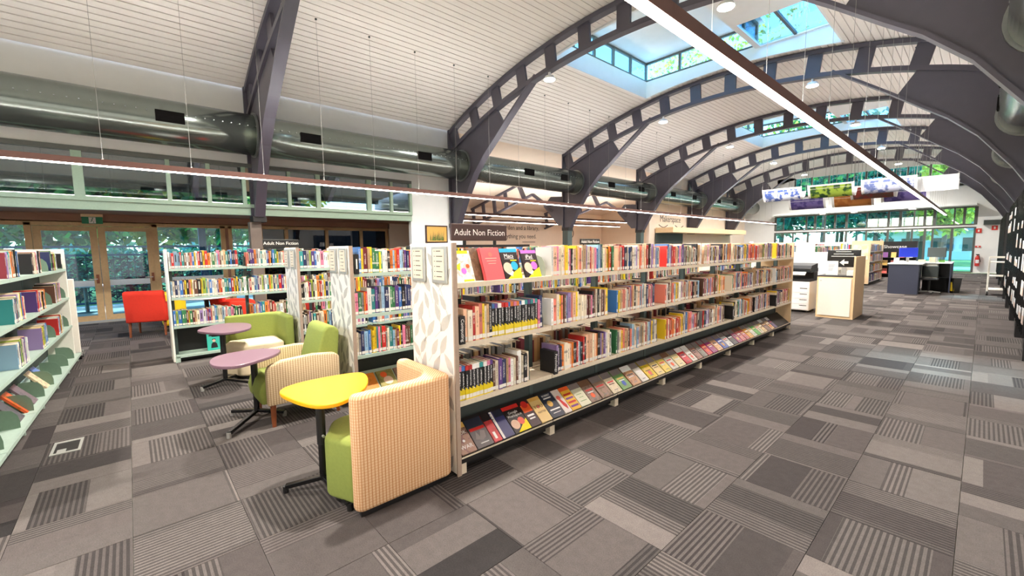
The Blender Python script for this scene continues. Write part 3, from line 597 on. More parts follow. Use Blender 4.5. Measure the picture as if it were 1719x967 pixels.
# leaf-cut screens along the deck
def screen(y0, y1, k, lab):
    t = thing('deck_screen', lab, 'fence', (-17.1, y0, -.03), group='leaf-cut deck screens'); L = y1-y0; hi = 1.78
    mat('screen_frame', (44, 74, 104), .5); mat('screen_plate', (26, 50, 66), .6); mat('screen_leaf', (128, 196, 186), .5)
    for yy in (0, L-.06): MB().box(-.04, yy, 0, .04, yy+.06, hi).build('post', 'screen_frame', t)
    MB().box(-.04, 0, hi-.06, .04, L, hi).build('top_rail', 'screen_frame', t); MB().box(-.03, 0, hi-.30, .03, L, hi-.24).build('rail', 'screen_frame', t); MB().box(-.03, 0, .1, .03, L, .16).build('rail', 'screen_frame', t)
    p = MB()
    for q in range(7): yy = .1+(L-.2)*q/6; p.box(-.006, yy-.012, .16, .006, yy+.012, hi-.30)
    p = p.build('backing_bars', 'screen_plate', t); rn = random.Random(40+k); mb = MB()
    for _ in range(330):
        y, z, a, s = rn.uniform(.14, L-.14), rn.uniform(.2, hi-.34), rn.uniform(-.9, .9)+(PI if rn.random() < .5 else 0), rn.uniform(.05, .09)
        dy, dz = math.cos(a)*s, math.sin(a)*s; wy, wz = -dz*.28, dy*.28
        mb.poly([(.009, y-dy, z-dz), (.009, y+wy, z+wz), (.009, y+dy, z+dz), (.009, y-wy, z-wz)], [(0, 1, 2, 3)])
    tag(mb.build('leaf_blades', 'screen_plate', p), kind='stuff')
sy = [-7.2, -5.4, -3.6, -2.0, -.6, .55, 1.95, 3.4, 5.2]
lab_s = ['farthest left', 'second from the left', 'third from the left', 'behind the left fixed pane', 'behind the left door leaf', 'behind the right door leaf', 'right of the doors', 'rightmost']
for i in range(len(sy)-1): screen(sy[i], sy[i+1]-.02, i, 'dark leaf-patterned metal deck screen panel, '+lab_s[i])
struct(MB().prism([(-11.3, 3.95), (-16.4, 3.62), (-16.4, 3.50), (-11.3, 3.80)], 'y', YB-3, 7.6).build('roof_canopy', 'soffit_brown', fix=True))
struct(MB().box(-16.6, YB-3, 3.36, -16.4, 7.6, 3.64).build('roof_beam', 'dark_panel'))
for k, y in enumerate((1.75, 4.6, -4.4)):
    t = thing('verandah_post', ['post of the deck verandah right of the doors', 'post of the deck verandah behind the dark glazing', 'post of the deck verandah left of the doors'][k], 'post', (-16.5, y, -.03)); MB().box(-.09, -.09, 0, .09, .09, 3.4).build('shaft', 'screen_frame', t)
def outdoor_table(x, y, lab):
    t = thing('outdoor_table', lab, 'table', (x, y, -.03)); MB().box(-.4, -.55, .70, .4, .55, .73).build('tabletop', 'frost', t); MB().tube((0, 0, .03), (0, 0, .7), .04).build('stem', 'upright', t); MB().lathe([(.3, 0), (.3, .02), (.05, .04)]).build('base', 'upright', t)
outdoor_table(-15.6, -.9, 'pale outdoor table on the deck behind the left door')
# ---------------------------------------------------------------- books
PAL = {'peach': (240, 192, 156), 'cream': (236, 222, 196), 'white': (240, 238, 232), 'red': (196, 44, 40), 'salmon': (228, 128, 108), 'orange': (232, 128, 44), 'yellow': (240, 202, 40), 'black': (30, 26, 28), 'brown': (112, 72, 54), 'maroon': (112, 32, 44),
       'navy': (38, 48, 88), 'blue': (58, 112, 178), 'pale blue': (150, 186, 210), 'green': (56, 122, 76), 'teal': (52, 140, 140), 'lilac': (164, 138, 190), 'purple': (92, 60, 128), 'grey': (140, 138, 136), 'pink': (226, 130, 160), 'tan': (200, 164, 120), 'lime': (170, 190, 70)}
WARM_LIT = ['cream']*9+['white']*4+['peach']*5+['red']*3+['salmon']*4+['orange']*2+['yellow']*3+['black']*4+['brown']*2+['maroon', 'navy', 'navy', 'blue', 'pale blue', 'pale blue', 'green', 'lilac', 'lilac', 'purple', 'grey', 'pink', 'tan', 'tan', 'tan']  # warm lamplight on the front bookcase is mixed into these colour picks
COOL = ['cream']*4+['white']*5+['red']*3+['orange']*2+['yellow']*3+['black']*4+['brown']*2+['navy']*3+['blue']*3+['pale blue']*2+['green']*3+['teal']*2+['purple']*2+['grey']*2+['pink', 'lime', 'lilac', 'salmon', 'tan', 'maroon']
# unit book: x -1..0 (spine at 0), y 0..1, z 0..1
UB = MB().box(-.04, 0, 0, 0, 1, 1).box(-1, 0, 0, -.04, .10, 1).box(-1, .90, 0, -.04, 1, 1).mesh('book')
UP = MB().box(-.985, .10, .012, -.04, .90, .985).mesh('page_block'); UL = MB().box(0, .03, .035, .006, .97, .15).mesh('spine_label')
UB.materials.append(MT['book_cover']); UG = UB.copy(); UG.materials.clear(); UG.materials.append(MT['guide_cover']); UP.materials.append(MT['pages']); UL.materials.append(MT['label_white'])
NB = [0]; STUFF = MB(); ANG = random.Random(5)
def world_of(root): return Matrix.Translation(root.location) @ Matrix.Rotation(root.rotation_euler.z, 4, 'Z')
CAND = []; LIMIT = 300
def one_book(root, y, x, z, d, t, h, cname, kind, label, group):
    o = put('book', UG if kind == 'guide' else UB); NB[0] += 1
    o.matrix_world = world_of(root) @ Matrix.Translation((x, y, z)) @ Matrix.Diagonal((d, t, h, 1))
    c = PAL[cname]; f = ANG.uniform(.88, 1.1); o.color = srgb(*[min(255, v*f) for v in c]); tag(o, label, 'book', group)
    a = put('page_block', UP, None, o); b = put('spine_label', UL, None, o)
    return o
def cand(root, y, x, z, d, t, h, cname, kind, label, group, rn):
    """books that may show large enough to be things of their own: kept until all are known"""
    m = world_of(root); p = [m @ Vector(q) for q in ((x, y, z), (x, y+t, z), (x, y+t, z+h))]; q = [project(*v) for v in p]
    if any(v is None for v in q): return
    mx = sum(v[0] for v in q)/3
    if mx < -12 or mx > W_+12: return
    area = abs((q[1][0]-q[0][0])*(q[2][1]-q[1][1])) if True else 0
    CAND.append((area, len(CAND), root, y, x, z, d, t, h, cname, kind, label, group, rn))
def settle():
    CAND.sort(reverse=True)
    for k, (ar, _, root, y, x, z, d, t, h, cn, kd, lab, grp, rn) in enumerate(CAND):
        if k < LIMIT: one_book(root, y, x, z, d, t, h, cn, kd, lab, grp)
        else: stuff_book(root, y, x, z, d, t, h, 'black' if kd == 'guide' else cn, rn)
def stuff_book(root, y, x, z, d, t, h, cname, rn):
    m = world_of(root); f = rn.uniform(.85, 1.1); col = srgb(*[min(255, v*f) for v in PAL[cname]]); k = len(STUFF.v)
    def bx(x0, y0, z0, x1, y1, z1, c): 
        k = len(STUFF.v); STUFF.box(x0, y0, z0, x1, y1, z1, c)
        for i in range(k, len(STUFF.v)): STUFF.v[i] = tuple(m @ Vector(STUFF.v[i]))
    bx(x-d, y, z, x, y+t, z+h-.003, col); bx(x-d+.004, y+t*.1, z+h-.003, x-.006, y+t*.9, z+h, srgb(226, 208, 178)); bx(x, y+t*.05, z+.008, x+.0008, y+t*.95, z+.034, srgb(240, 234, 222))
    lum = sum(PAL[cname])/3; ic = srgb(240, 230, 210) if lum < 130 else srgb(60, 45, 45)
    a = rn.uniform(.35, .5); bx(x, y+t*.35, z+h*a, x+.0006, y+t*.65, z+h*rn.uniform(.7, .92), ic)
def fill(root, y0, y1, x, z, rn, pal, single=None, group=None, hmax=.255, fill_to=1.0, kinds=None, from_far=False):
    """books from y0 to y1 on a shelf (local frame of the bookcase); single = label text -> separate books"""
    y = y0; n = 0; end = y0+(y1-y0)*fill_to; runh = .22
    while True:
        kd = 'plain'
        if kinds and n < len(kinds): kd = kinds[n]
        t = rn.choice((.014, .018, .02, .022, .024, .028, .032, .04)) if kd == 'plain' else rn.uniform(.024, .032)
        if y+t > end: break
        if rn.random() < .25: runh = rn.uniform(.20, hmax)
        h = min(hmax, runh+rn.uniform(-.012, .012)) if kd == 'plain' else .235
        d = rn.uniform(.14, .19); n += 1; c = rn.choice(pal) if kd != 'guide' else rn.choice(['blue', 'red', 'orange', 'pink', 'teal', 'purple', 'white'])
        if single:
            sz = 'slim' if t < .019 else ('thick' if t > .03 else 'mid-sized'); cn = c
            lb = '%s %s book, %s from near end, %s' % (sz, cn, ORD[n], single) if kd == 'plain' else 'black-yellow guide, %s cap, %s from near end, %s' % (c, ORD[n], single)
            cand(root, y, x-rn.uniform(.006, .02), z, d, t, h, c, kd, lb, group, rn)
        else: stuff_book(root, y, x-rn.uniform(.006, .02), z, d, t, h, c, rn)
        y += t+.0012
    return y

# ---------------------------------------------------------------- bookcases
SZ = [.505, .905, 1.31]
def leaf_shapes(seed, w, h, n):
    rn = random.Random(seed); mb = MB(); out = []
    tries = 0
    while len(out) < n and tries < 4000:
        tries += 1; a, b, s, an = rn.uniform(.05, w-.05), rn.uniform(.05, h-.06), rn.uniform(.065, .10), rn.choice((1, -1))*rn.uniform(.15, .8)+PI/2
        if any(math.hypot(a-p, b-q) < (s+r)*.68 for p, q, r in out): continue
        out.append((a, b, s)); dx, dz = math.cos(an)*s, math.sin(an)*s; wx, wz = -dz*.40, dx*.40
        P = lambda t, q: (min(w-.004, max(.004, a+dx*t+wx*q)), min(h-.004, max(.004, b+dz*t+wz*q)))
        pts = [P(-1, 0), P(-.6, .75), P(-.05, 1), P(.5, .6), P(1, 0), P(.5, -.6), P(-.05, -1), P(-.6, -.75)]
        mb.poly([(p[0], 0, p[1]) for p in pts], [tuple(range(8))]); q0, q1 = P(-1, 0), P(-1.9, .3); mb.poly([(q0[0], 0, q0[1]), (q0[0]+.006, 0, q0[1]), (q1[0]+.006, 0, q1[1]), (q1[0], 0, q1[1])], [(0, 1, 2, 3)])
    return mb
BE = MB().prism([(-.02, 0), (-.19, 0), (-.19, .165), (-.11, .165), (-.06, .15), (-.03, .11), (-.02, .06)], 'y', -.0015, .0015).mesh('bookend')
def bookcase(label, loc, rz, nb, L, dbl=True, shelf='shelf_mint', bend='bookend', near='leaf', far='maple', bottom='display', dep=.55, seed=1, feet=True, frames=True, bw=None):
    t = thing('bookcase', label, 'bookcase', loc, rz); H = 1.58; bw = (L-.06)/nb; cx = -dep/2
    p = MB().box(-dep, 0, .01, 0, .028, H).build('end_panel', 'panel_cream' if near == 'leaf' else near, t, bevel=.008)
    if near == 'leaf':
        lf = leaf_shapes(seed, dep, H-.02, 120).build('leaf_pattern', 'leaf_print', p); lf.location = (-dep, -.0006, .01)
        MB().box(-.002, -.002, 0, .012, .030, H).build('edge_strip', 'panel_edge', p)
    if frames and near == 'leaf':
        for xx in (-.50, -.225):
            f = MB().box(xx, -.018, 1.31, xx+.18, -.001, 1.56).build('range_card_frame', 'silver', t, bevel=.006)
            MB().box(xx+.022, -.0195, 1.335, xx+.158, -.0175, 1.54).build('card', 'paper', f); lines = MB(); rn = random.Random(seed+int(-xx*100))
            for q in range(6): lines.box(xx+.04, -.0202, 1.525-q*.034, xx+.05, -.0194, 1.530-q*.034).box(xx+.065, -.0202, 1.525-q*.034, xx+.065+rn.uniform(.04, .08), -.0194, 1.530-q*.034)
            lines.build('printed_lines', 'ink', f)
    MB().box(-dep, L-.028, .01, 0, L, H).build('end_panel', far, t, bevel=.006)
    for k in range(nb+1):
        y = .03+bw*k; y = min(max(y, .05), L-.05); MB().box(cx-.03, y-.02, .02, cx+.03, y+.02, 1.46).build('upright', 'upright', t)
    sides = (0, 1) if dbl else (0,)
    shm = MB().box(-.24, .004, 0, -.012, bw-.004, .006).box(-.014, .004, -.028, 0, bw-.004, .006).box(-.24, .004, -.02, -.228, bw-.004, .02).mesh('shelf')
    for s in sides:
        for k in range(nb):
            for z in SZ:
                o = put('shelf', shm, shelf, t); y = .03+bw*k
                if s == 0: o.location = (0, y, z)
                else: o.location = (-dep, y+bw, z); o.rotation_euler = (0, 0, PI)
            if bottom == 'display':
                y0, y1 = .034+bw*k, .026+bw*(k+1); X = (lambda v: v) if s == 0 else (lambda v: -dep-v)
                dm = MB().prism([(X(-.005), .105), (X(-.225), .285), (X(-.235), .272), (X(-.012), .088)], 'y', y0, y1).prism([(X(.006), .078), (X(.006), .122), (X(-.003), .122), (X(-.003), .078)], 'y', y0, y1)
                ds = dm.build('display_shelf', 'black' if shelf == 'shelf_warm_lit' else shelf, t, fix=True); MB().box(min(X(.007), X(.010)), y0, .112, max(X(.007), X(.010)), y1, .124).build('ticket_strip', 'label_white' if shelf != 'shelf_warm_lit' else 'shelf_warm_lit', ds)
                MB().box(min(X(-.25), X(-.262)), y0, .25, max(X(-.25), X(-.262)), y1, .43).build('kick_panel', 'dark_panel', t)
            elif bottom == 'flat':
                o = put('shelf', shm, shelf, t); o.location = (0, .03+bw*k, .09) if s == 0 else (-dep, .03+bw*(k+1), .09); o.rotation_euler = (0, 0, PI*s)
                if s == 0: MB().box(-.26, .03+bw*k, .10, -.25, .03+bw*(k+1), .46).build('kick_panel', 'black', t)
    MB().box(-dep+.05, .03, .02, -.05, L-.03, .07).build('plinth', 'black', t)
    if feet:
        for k in range(0, nb+1):
            y = max(.05, .03+bw*k); MB().prism([(0, .0), (0, .085), (-.03, .085), (-.10, 0)], 'y', y-.028, y+.028).build('foot', 'shelf_warm_lit' if shelf == 'shelf_warm_lit' else 'shelf_mint', t, fix=True)
    t['bw'] = bw; return t
def ends(root, y, z, m='bookend', side=0, dep=.55):
    me = BE if m == 'bookend' else BE2
    o = put('bookend', me, m, root)
    if side == 0: o.location = (0, y, z+.006)
    else: o.location = (-dep, y, z+.006); o.rotation_euler = (0, 0, PI)
BE2 = BE.copy()
def divider(root, y, z, word, lab):
    t = thing('shelf_divider', lab, 'sign', (0, 0, 0), group='black subject dividers'); t.matrix_world = world_of(root) @ Matrix.Translation((0, y, z))
    MB().box(-.15, 0, 0, .012, .045, .19).build('block', 'black', t); 
    if word: text('lettering', word, .034, 'white_ink', t, frame_mtx((.0125, .0225, .095), (0, 0, -1), (0, 1, 0)))
    else: MB().box(.012, .017, .05, .013, .029, .145).build('lettering', 'white_ink', t)

# --- A: the long front bookcase
A = bookcase('longest double-sided bookcase in front, leaf-print end panel and slanted display shelf', (-2.30, 1.55, 0), 0, 8, 7.42, shelf='shelf_warm_lit', seed=3)
BW = A['bw']; rows = ['bottom', 'middle', 'top']; GA = 'books on the long front bookcase'
for k in range(8):
    y0 = .034+BW*k; y1 = y0+BW-.008; single = True
    for r, z in enumerate(SZ):
        rn = random.Random(100+10*k+r); zz = z+.0065; lab = '%s shelf, %s bay, front bookcase' % (rows[r], ORD[k+1])
        ft = rn.choice((.78, .86, .92, .96)); kinds = None
        if k == 0:
            if r == 2: ends(A, y1-.05, z); continue
            ft = .90 if r == 1 else .74
            kinds = (['plain']*9+['guide']*16) if r == 1 else ['guide']*10
        if k == 1 and r == 0: ft = .93
        st = y0+(.06 if (r, k) in ((0, 1), (0, 5), (0, 7), (1, 0)) else .004)
        ye = fill(A, st, y1, 0, zz, rn, WARM_LIT, lab if single else None, GA, fill_to=ft, kinds=kinds)
        ends(A, ye+.012, z)
divider(A, .04, SZ[1], 'Computing', 'black divider lettered Computing at the near end, middle shelf, front bookcase')
divider(A, .034+BW+.01, SZ[0], 'Psychology', 'black divider at the start of second bay, bottom shelf, front bookcase')
divider(A, .034+BW*5+.01, SZ[0], '', 'black divider at the sixth bay, bottom shelf, front bookcase'); divider(A, .034+BW*7+.01, SZ[0], '', 'black divider at the last bay, bottom shelf, front bookcase')
for k in range(8):      # back side of A
    for r, z in enumerate(SZ[:3]):
        rn = random.Random(700+10*k+r)
        if r == 2 and k < 2: continue
        y0 = .034+BW*k
        m0 = len(STUFF.v)
        fill(A, y0+.004, y0+BW*.9, 0, z+.0065, rn, ['brown', 'black', 'tan', 'grey', 'cream', 'maroon'])
        piv = world_of(A) @ Vector((-.275, y0+BW/2, 0))
        for i in range(m0, len(STUFF.v)): v = STUFF.v[i]; STUFF.v[i] = (2*piv.x-v[0], 2*piv.y-v[1], v[2])
# --- B, C, D
B = bookcase('second double-sided bookcase with leaf-print end panel behind the woven armchair', (-4.02, 1.55, 0), 0, 8, 7.42, seed=4)
C = bookcase('third double-sided bookcase with leaf-print end panel behind the green chair', (-5.73, 1.55, 0), 0, 8, 7.42, seed=5)
D = bookcase('farthest single-sided bookcase nearest the exit doors, red chairs showing through it', (-7.45, .36, 0), 0, 5, 4.68, dbl=False, near='panel_cream', bottom='flat', seed=6, dep=.30)
for root, nb, s0 in ((B, 8, 1100), (C, 8, 1500), (D, 5, 1900)):
    bw = root['bw']
    for k in range(nb):
        y0 = .034+bw*k; y1 = y0+bw-.008
        for r, z in enumerate(SZ):
            rn = random.Random(s0+10*k+r); one = root is B and k < 2
            st = y0+(.055 if root is B and k == 0 and r == 2 else .004)
            ye = fill(root, st, y1-(.2 if root is B and k == 0 and r == 2 else 0), 0, z+.0065, rn, COOL, ('%s shelf, %s bay, second bookcase' % (rows[r], ORD[k+1])) if one else None, 'books on the second bookcase', fill_to=rn.choice((.9, .95, 1.0)), hmax=.262)
            if ye < y1-.02: ends(root, ye+.008, z)
divider(B, .04, SZ[2], '', 'black divider at the near end of the second bookcase, top shelf')

# --- L: bookcase along the left edge, on castors
Lc = thing('mobile_bookcase', 'mint shelving on castors at the left edge with sparse books', 'bookcase', (-3.62, -.85, 0), PI/2+math.radians(-2.1))
LL, dep = 5.0, .50; nb = 5; bw = LL/nb; LZ = [.12, .53, .93, 1.33]
lrows = ['lowest', 'second lowest', 'upper middle', 'top']
MB().box(-dep, LL-.03, .10, 0, LL, 1.60).build('end_panel', 'panel_cream', Lc, bevel=.005); MB().box(-dep, -.03, .10, 0, 0, 1.60).build('end_panel', 'panel_cream', Lc)
lt = thing('low_trolley', 'low cream trolley end with castors just past the mobile bookcase', 'trolley', (0, 0, 0)); lt.matrix_world = Matrix.Translation(Lc.location) @ Matrix.Rotation(Lc.rotation_euler.z, 4, 'Z') @ Matrix.Translation((0, 5.12, 0))
MB().box(-.42, 0, .10, .045, .035, 1.17).build('end_panel', 'panel_cream', lt, bevel=.006); MB().box(-.42, .16, .10, .03, .185, 1.17).build('end_panel', 'panel_cream', lt, bevel=.006)
for z in (.14, .55, .95): MB().box(-.40, .035, z, .03, .16, z+.018).build('shelf', 'shelf_mint', lt)
for xx in (.03, -.36):
    for y in (.02, .17): w = MB().tube((xx-.018, y, .05), (xx+.018, y, .05), .05, 14).build('castor_wheel', 'black', lt); MB().box(xx-.026, y-.025, .05, xx+.026, y+.025, .105).build('castor_fork', 'silver', w)
for z in LZ:
    for k in range(nb):
        lip = 0 if z > .2 else .06
        s = MB().box(-.26-lip, bw*k+.004, z-.006, -.012+lip, bw*(k+1)-.004, z).box(-.014+lip, bw*k+.004, z-.032, lip, bw*(k+1)-.004, z).build('shelf', 'shelf_mint', Lc)
for k in range(nb+1): MB().box(-.29, min(max(bw*k, .02), LL-.02)-.02, .1, -.26, min(max(bw*k, .02), LL-.02)+.02, 1.5).build('upright', 'upright', Lc)
MB().box(-.27, 0, .13, -.262, LL, 1.45).build('back_mesh', 'dark_panel', Lc)
for y in [.1+.8*k for k in range(7)]: MB().box(-.04, y-.01, .0 if k < 0 else .02, .035, y+.01, .09).build('foot', 'shelf_mint', Lc)
for y in (.15, LL-.06):
    for xx in (-.06, -.44):
        w = MB().tube((xx-.018, y+.05, .05), (xx+.018, y+.05, .05), .05, 16).build('castor_wheel', 'black', Lc); MB().box(xx-.026, y+.02, .05, xx+.026, y+.08, .11).build('castor_fork', 'silver', w)
MB().box(-dep+.02, 0, .085, -.02, LL, .105).build('base_frame', 'shelf_mint', Lc)
rn = random.Random(77)
for r, z in enumerate(LZ):
    for k in range(1, nb):
        if r == 0: 
            for q in range(2): 
                o = put('bookend', BE2, 'bookend_green', Lc); o.location = (.05, bw*k+.1+.5*q, z)
            continue
        a = bw*k+.02; ft = [0, .42, .5, .46][r]
        e = fill(Lc, a, a+bw*.9, 0, z+.001, rn, COOL, '%s shelf, %s bay, mobile bookcase' % (lrows[r], ORD[nb-k]), 'books on the mobile bookcase', fill_to=ft)
        o = put('bookend', BE2, 'bookend_green', Lc); o.location = (0, e+.01, z)
        if k >= 3: o = put('bookend', BE2, 'bookend_green', Lc); o.location = (0, a+bw*.86, z)
divider(Lc, 4.55, LZ[3]+.02, '', 'black divider on the top shelf of the mobile bookcase at the left edge')

settle()
MEAN = tag(STUFF.build('shelved_books', 'mixed_books'), 'remaining books filling the farther bays of all the bookcases', 'books', kind='stuff')
# ---------------------------------------------------------------- face-out books
def face_book(root, y, xb, z, w, h, tilt, label, col, spots=0., group='face-out display books', t=.018, draw=None, lean_in=0.):
    """a book standing or lying face-out: bottom edge at (xb, y, z) in the bookcase frame, tilt back from vertical"""
    o = thing('display_book', label, 'book', (0, 0, 0), group=group)
    o.matrix_world = world_of(root) @ Matrix.Translation((xb, y, z)) @ Matrix.Rotation(-tilt, 4, 'Y')
    c = MB().box(-.003, 0, 0, 0, w, h).box(-t, 0, 0, -t+.003, w, h).box(-t, 0, 0, 0, .003, h).build('cover', 'front_cover', o); c.color = srgb(*col)[:3]+(spots,)
    MB().box(-t+.003, .003, .003, -.003, w-.002, h-.003).build('page_block', 'pages', o)
    if draw:
        for it in draw:
            if it[0] == 'r': _, a, b, a2, b2, m = it; MB().box(0, a*w, b*h, .0006, a2*w, b2*h).build('printed_panel', m, c)
            elif it[0] == 'o': _, a, b, r, m = it; MB().tube((0, a*w, b*h), (.0009, a*w, b*h), r*w, 18).build('printed_disc', m, c)
            elif it[0] == 'p': _, pts, m = it; MB().prism([(a*w, b*h) for a, b in pts], 'x', 0, .0007).build('printed_shape', m, c)
            elif it[0] == 't': _, s, a, b, sz, m = it; text('title', s, sz*w, m, c, frame_mtx((.0013, a*w, b*h), (0, 1, 0), (0, 0, 1)))
    return o
mat('p_red', (206, 40, 36), .4); mat('p_yellow', (250, 226, 20), .4); mat('p_cyan', (20, 168, 222), .4); mat('p_mauve', (206, 110, 206), .4); mat('p_pink', (236, 110, 96), .4); mat('p_orange', (236, 96, 40), .4); mat('p_gold', (222, 176, 90), .4)
mat('p_white', (244, 242, 238), .4); mat('p_black', (32, 26, 28), .4); mat('p_navy', (34, 42, 60), .4); mat('p_grey', (130, 120, 118), .4); mat('p_green', (110, 160, 80), .4); mat('p_purple', (120, 60, 130), .4); mat('p_skin', (232, 196, 170), .5); mat('p_blue', (66, 96, 190), .4); mat('p_brown', (120, 84, 60), .5)
# top shelf, first bay of A: face-out
zt = SZ[2]+.007; TL = math.radians(20)
face_book(A, .05, -.02, zt, .155, .225, TL, 'white cover with colourful cartoon print, first face-out on the top shelf', (246, 240, 222), .9, draw=[('r', 0, .9, .9, 1, 'p_yellow'), ('o', .2, .75, .1, 'p_black'), ('p', [(.05, .5), (.4, .62), (.3, .35)], 'p_yellow'), ('o', .5, .35, .14, 'p_mauve'), ('o', .75, .5, .1, 'p_orange'), ('r', .4, .02, .95, .08, 'p_yellow')])
face_book(A, .215, -.07, zt, .12, .245, TL, 'brown book with pale pattern leaning behind the red report', (120, 92, 70), .8)
face_book(A, .30, -.02, zt, .175, .245, TL, 'plain red report with ring binding between two face-out covers', (224, 92, 96), 0, t=.03, draw=[('o', .5, .78, .1, 'p_pink'), ('r', .2, .66, .8, .675, 'p_skin'), ('r', .25, .58, .75, .592, 'p_skin'), ('r', .3, .5, .7, .51, 'p_skin')])
guide = lambda cap, disc, title: [('r', 0, .88, 1, 1, cap), ('p', [(.15, 0), (1, 0), (1, .36), (.6, .22)], 'p_yellow'), ('o', .28, .36, .25, 'p_skin'), ('p', [(.15, .2), (.45, .06), (.55, .22), (.3, .38)], 'p_white'), ('o', .68, .42, .2, disc), ('t', title, .47, .75, .27, 'p_white'), ('r', .2, .655, .75, .668, 'p_white'), ('r', .52, .585, .88, .62, 'p_yellow')]
face_book(A, .48, -.02, zt, .17, .235, TL, 'black yellow and blue computer guide titled Macs, top shelf', (36, 28, 28), 0, draw=guide('p_cyan', 'p_cyan', 'Macs'))
face_book(A, .69, -.02, zt, .165, .22, TL, 'black yellow and mauve tablet guide, last face-out before the bookend', (44, 32, 34), 0, draw=guide('p_mauve', 'p_mauve', 'iPad'))
# slanted display along the bottom of A
TD = math.radians(51)
items = [(.13, (150, 112, 92), .9, 'tan and white history book lettered BOOK WAR, first on the slanted shelf', [('r', 0, .82, 1, 1, 'p_gold'), ('t', 'BOOK', .45, .66, .32, 'p_white'), ('o', .5, .40, .08, 'p_white'), ('t', 'WAR', .5, .2, .34, 'p_white')]),
 (.15, (84, 76, 76), .0, 'dark grey book with red heading and pale horses, second on slanted shelf', [('r', 0, .7, 1, 1, 'p_navy'), ('r', .08, .58, .95, .68, 'p_red'), ('p', [(.15, .3), (.35, .55), (.45, .35), (.6, .55), (.85, .5), (.75, .28), (.5, .22)], 'p_grey'), ('r', .3, .12, .8, .15, 'p_white')]),
 (.075, (200, 66, 70), .3, 'narrow red book overlapped by a navy one, third on slanted shelf', [('r', 0, .75, 1, 1, 'p_black'), ('r', .3, .1, .6, .34, 'p_white')]),
 (.12, (62, 62, 110), .0, 'navy book with a bright white vertical streak, slanted shelf', [('r', .02, 0, .2, 1, 'p_white'), ('r', .02, .9, .1, .94, 'p_black'), ('r', .02, .8, .1, .84, 'p_black'), ('r', .02, .7, .1, .74, 'p_black'), ('r', .3, .75, 1, 1, 'p_navy')]),
 (.17, (36, 28, 28), 0, 'black yellow and red guide lettered Google Workspace on slanted shelf', [('r', 0, .86, 1, 1, 'p_red'), ('t', 'Google', .5, .73, .19, 'p_white'), ('t', 'Workspace', .5, .61, .185, 'p_white'), ('p', [(.2, 0), (1, 0), (1, .4), (.6, .2)], 'p_yellow'), ('o', .28, .3, .24, 'p_skin'), ('o', .68, .36, .19, 'p_pink')]),
 (.11, (58, 30, 34), 0, 'maroon book with orange glowing scene, slanted shelf first bay', [('r', .1, .55, .95, .85, 'p_orange'), ('o', .5, .85, .3, 'p_red'), ('r', .2, .38, .85, .45, 'p_white'), ('r', .25, .27, .8, .32, 'p_white')]),
 (.125, (228, 196, 128), 0, 'pale gold book lettered YOU MATTER on the slanted shelf', [('r', 0, .86, 1, 1, 'p_gold'), ('t', 'YOU', .5, .60, .38, 'p_brown'), ('t', 'MATTER', .55, .38, .19, 'p_brown'), ('o', .5, .60, .1, 'p_pink')]),
 (.15, (36, 44, 62), 0, 'dark navy book with a gold blot, slanted shelf first bay end', [('t', 'ROBERT', .5, .9, .17, 'p_white'), ('r', .2, .77, .8, .82, 'p_white'), ('o', .45, .56, .2, 'p_gold'), ('r', .15, .28, .95, .33, 'p_white'), ('r', .25, .16, .85, .18, 'p_white')]),
 (.09, (238, 224, 214), .0, 'white book with a red anatomical heart, slanted shelf', [('p', [(.2, .75), (.5, .6), (.85, .3), (.7, .12), (.4, .3)], 'p_red'), ('o', .4, .65, .25, 'p_pink')]),
 (.12, (240, 190, 60), 0, 'orange-yellow book with rows of small red shoes, slanted shelf', [('r', .1, .12+.17*q, .9, .2+.17*q, ('p_red' if q % 2 else 'p_purple')) for q in range(4)]+[('r', 0, .84, 1, 1, 'p_orange')]),
 (.14, (226, 224, 196), 0, 'pale green cover with faint lettering, widest in the second bay', [('r', 0, .76, 1, 1, 'p_grey'), ('r', .2, .5, .7, .52, 'p_green'), ('r', .3, .36, .7, .38, 'p_green'), ('r', .2, .2, .8, .22, 'p_green')])]
gen = [((150, 120, 104), .9, 'brown crowd-picture cover'), ((160, 124, 104), 1., 'brown market-scene cover'), ((232, 216, 184), .6, 'cream cover with small red sketches'), ((120, 164, 88), .3, 'green lettered cover'), ((196, 150, 108), 1., 'food-picture cover'), ((238, 232, 220), .2, 'white cover with a blue ring'), ((236, 196, 30), .8, 'yellow cover with black lettering'), ((240, 214, 140), .3, 'pale yellow cover with pink lettering'), ((244, 216, 100), .4, 'bright yellow smiling cover'), ((226, 220, 200), .4, 'pale cover with a pink flower'), ((238, 224, 170), .1, 'plain pale yellow cover'),
 ((214, 40, 44), .3, 'red and white striped cover'), ((236, 226, 214), .1, 'white narrow cover'), ((170, 120, 104), .9, 'grey and red lettered cover'), ((150, 140, 124), .9, 'mottled green cover'), ((216, 44, 56), .3, 'strong red cover'), ((158, 34, 110), .4, 'magenta and maroon cover'), ((220, 170, 120), .7, 'tan portrait cover'), ((90, 110, 190), .3, 'blue edged cover'), ((224, 226, 226), .1, 'white and blue cover'), ((54, 44, 56), .8, 'black and purple lettered cover'), ((190, 80, 120), .9, 'pink and black lettered cover'), ((226, 120, 110), .6, 'coral cover with orange foot'), ((210, 84, 84), .7, 'red and tan cover'), ((238, 170, 40), .4, 'amber cover'), ((214, 214, 190), .4, 'pale cover beside the amber one'), ((90, 190, 60), .3, 'vivid green cover'), ((236, 226, 196), .5, 'cream cover with red flower'), ((240, 214, 150), .5, 'cream and coral cover'), ((150, 110, 90), .8, 'brown patterned cover'), ((228, 190, 140), .5, 'tan and orange cover'), ((90, 66, 130), .7, 'violet cover, last on the shelf')]
y = .05
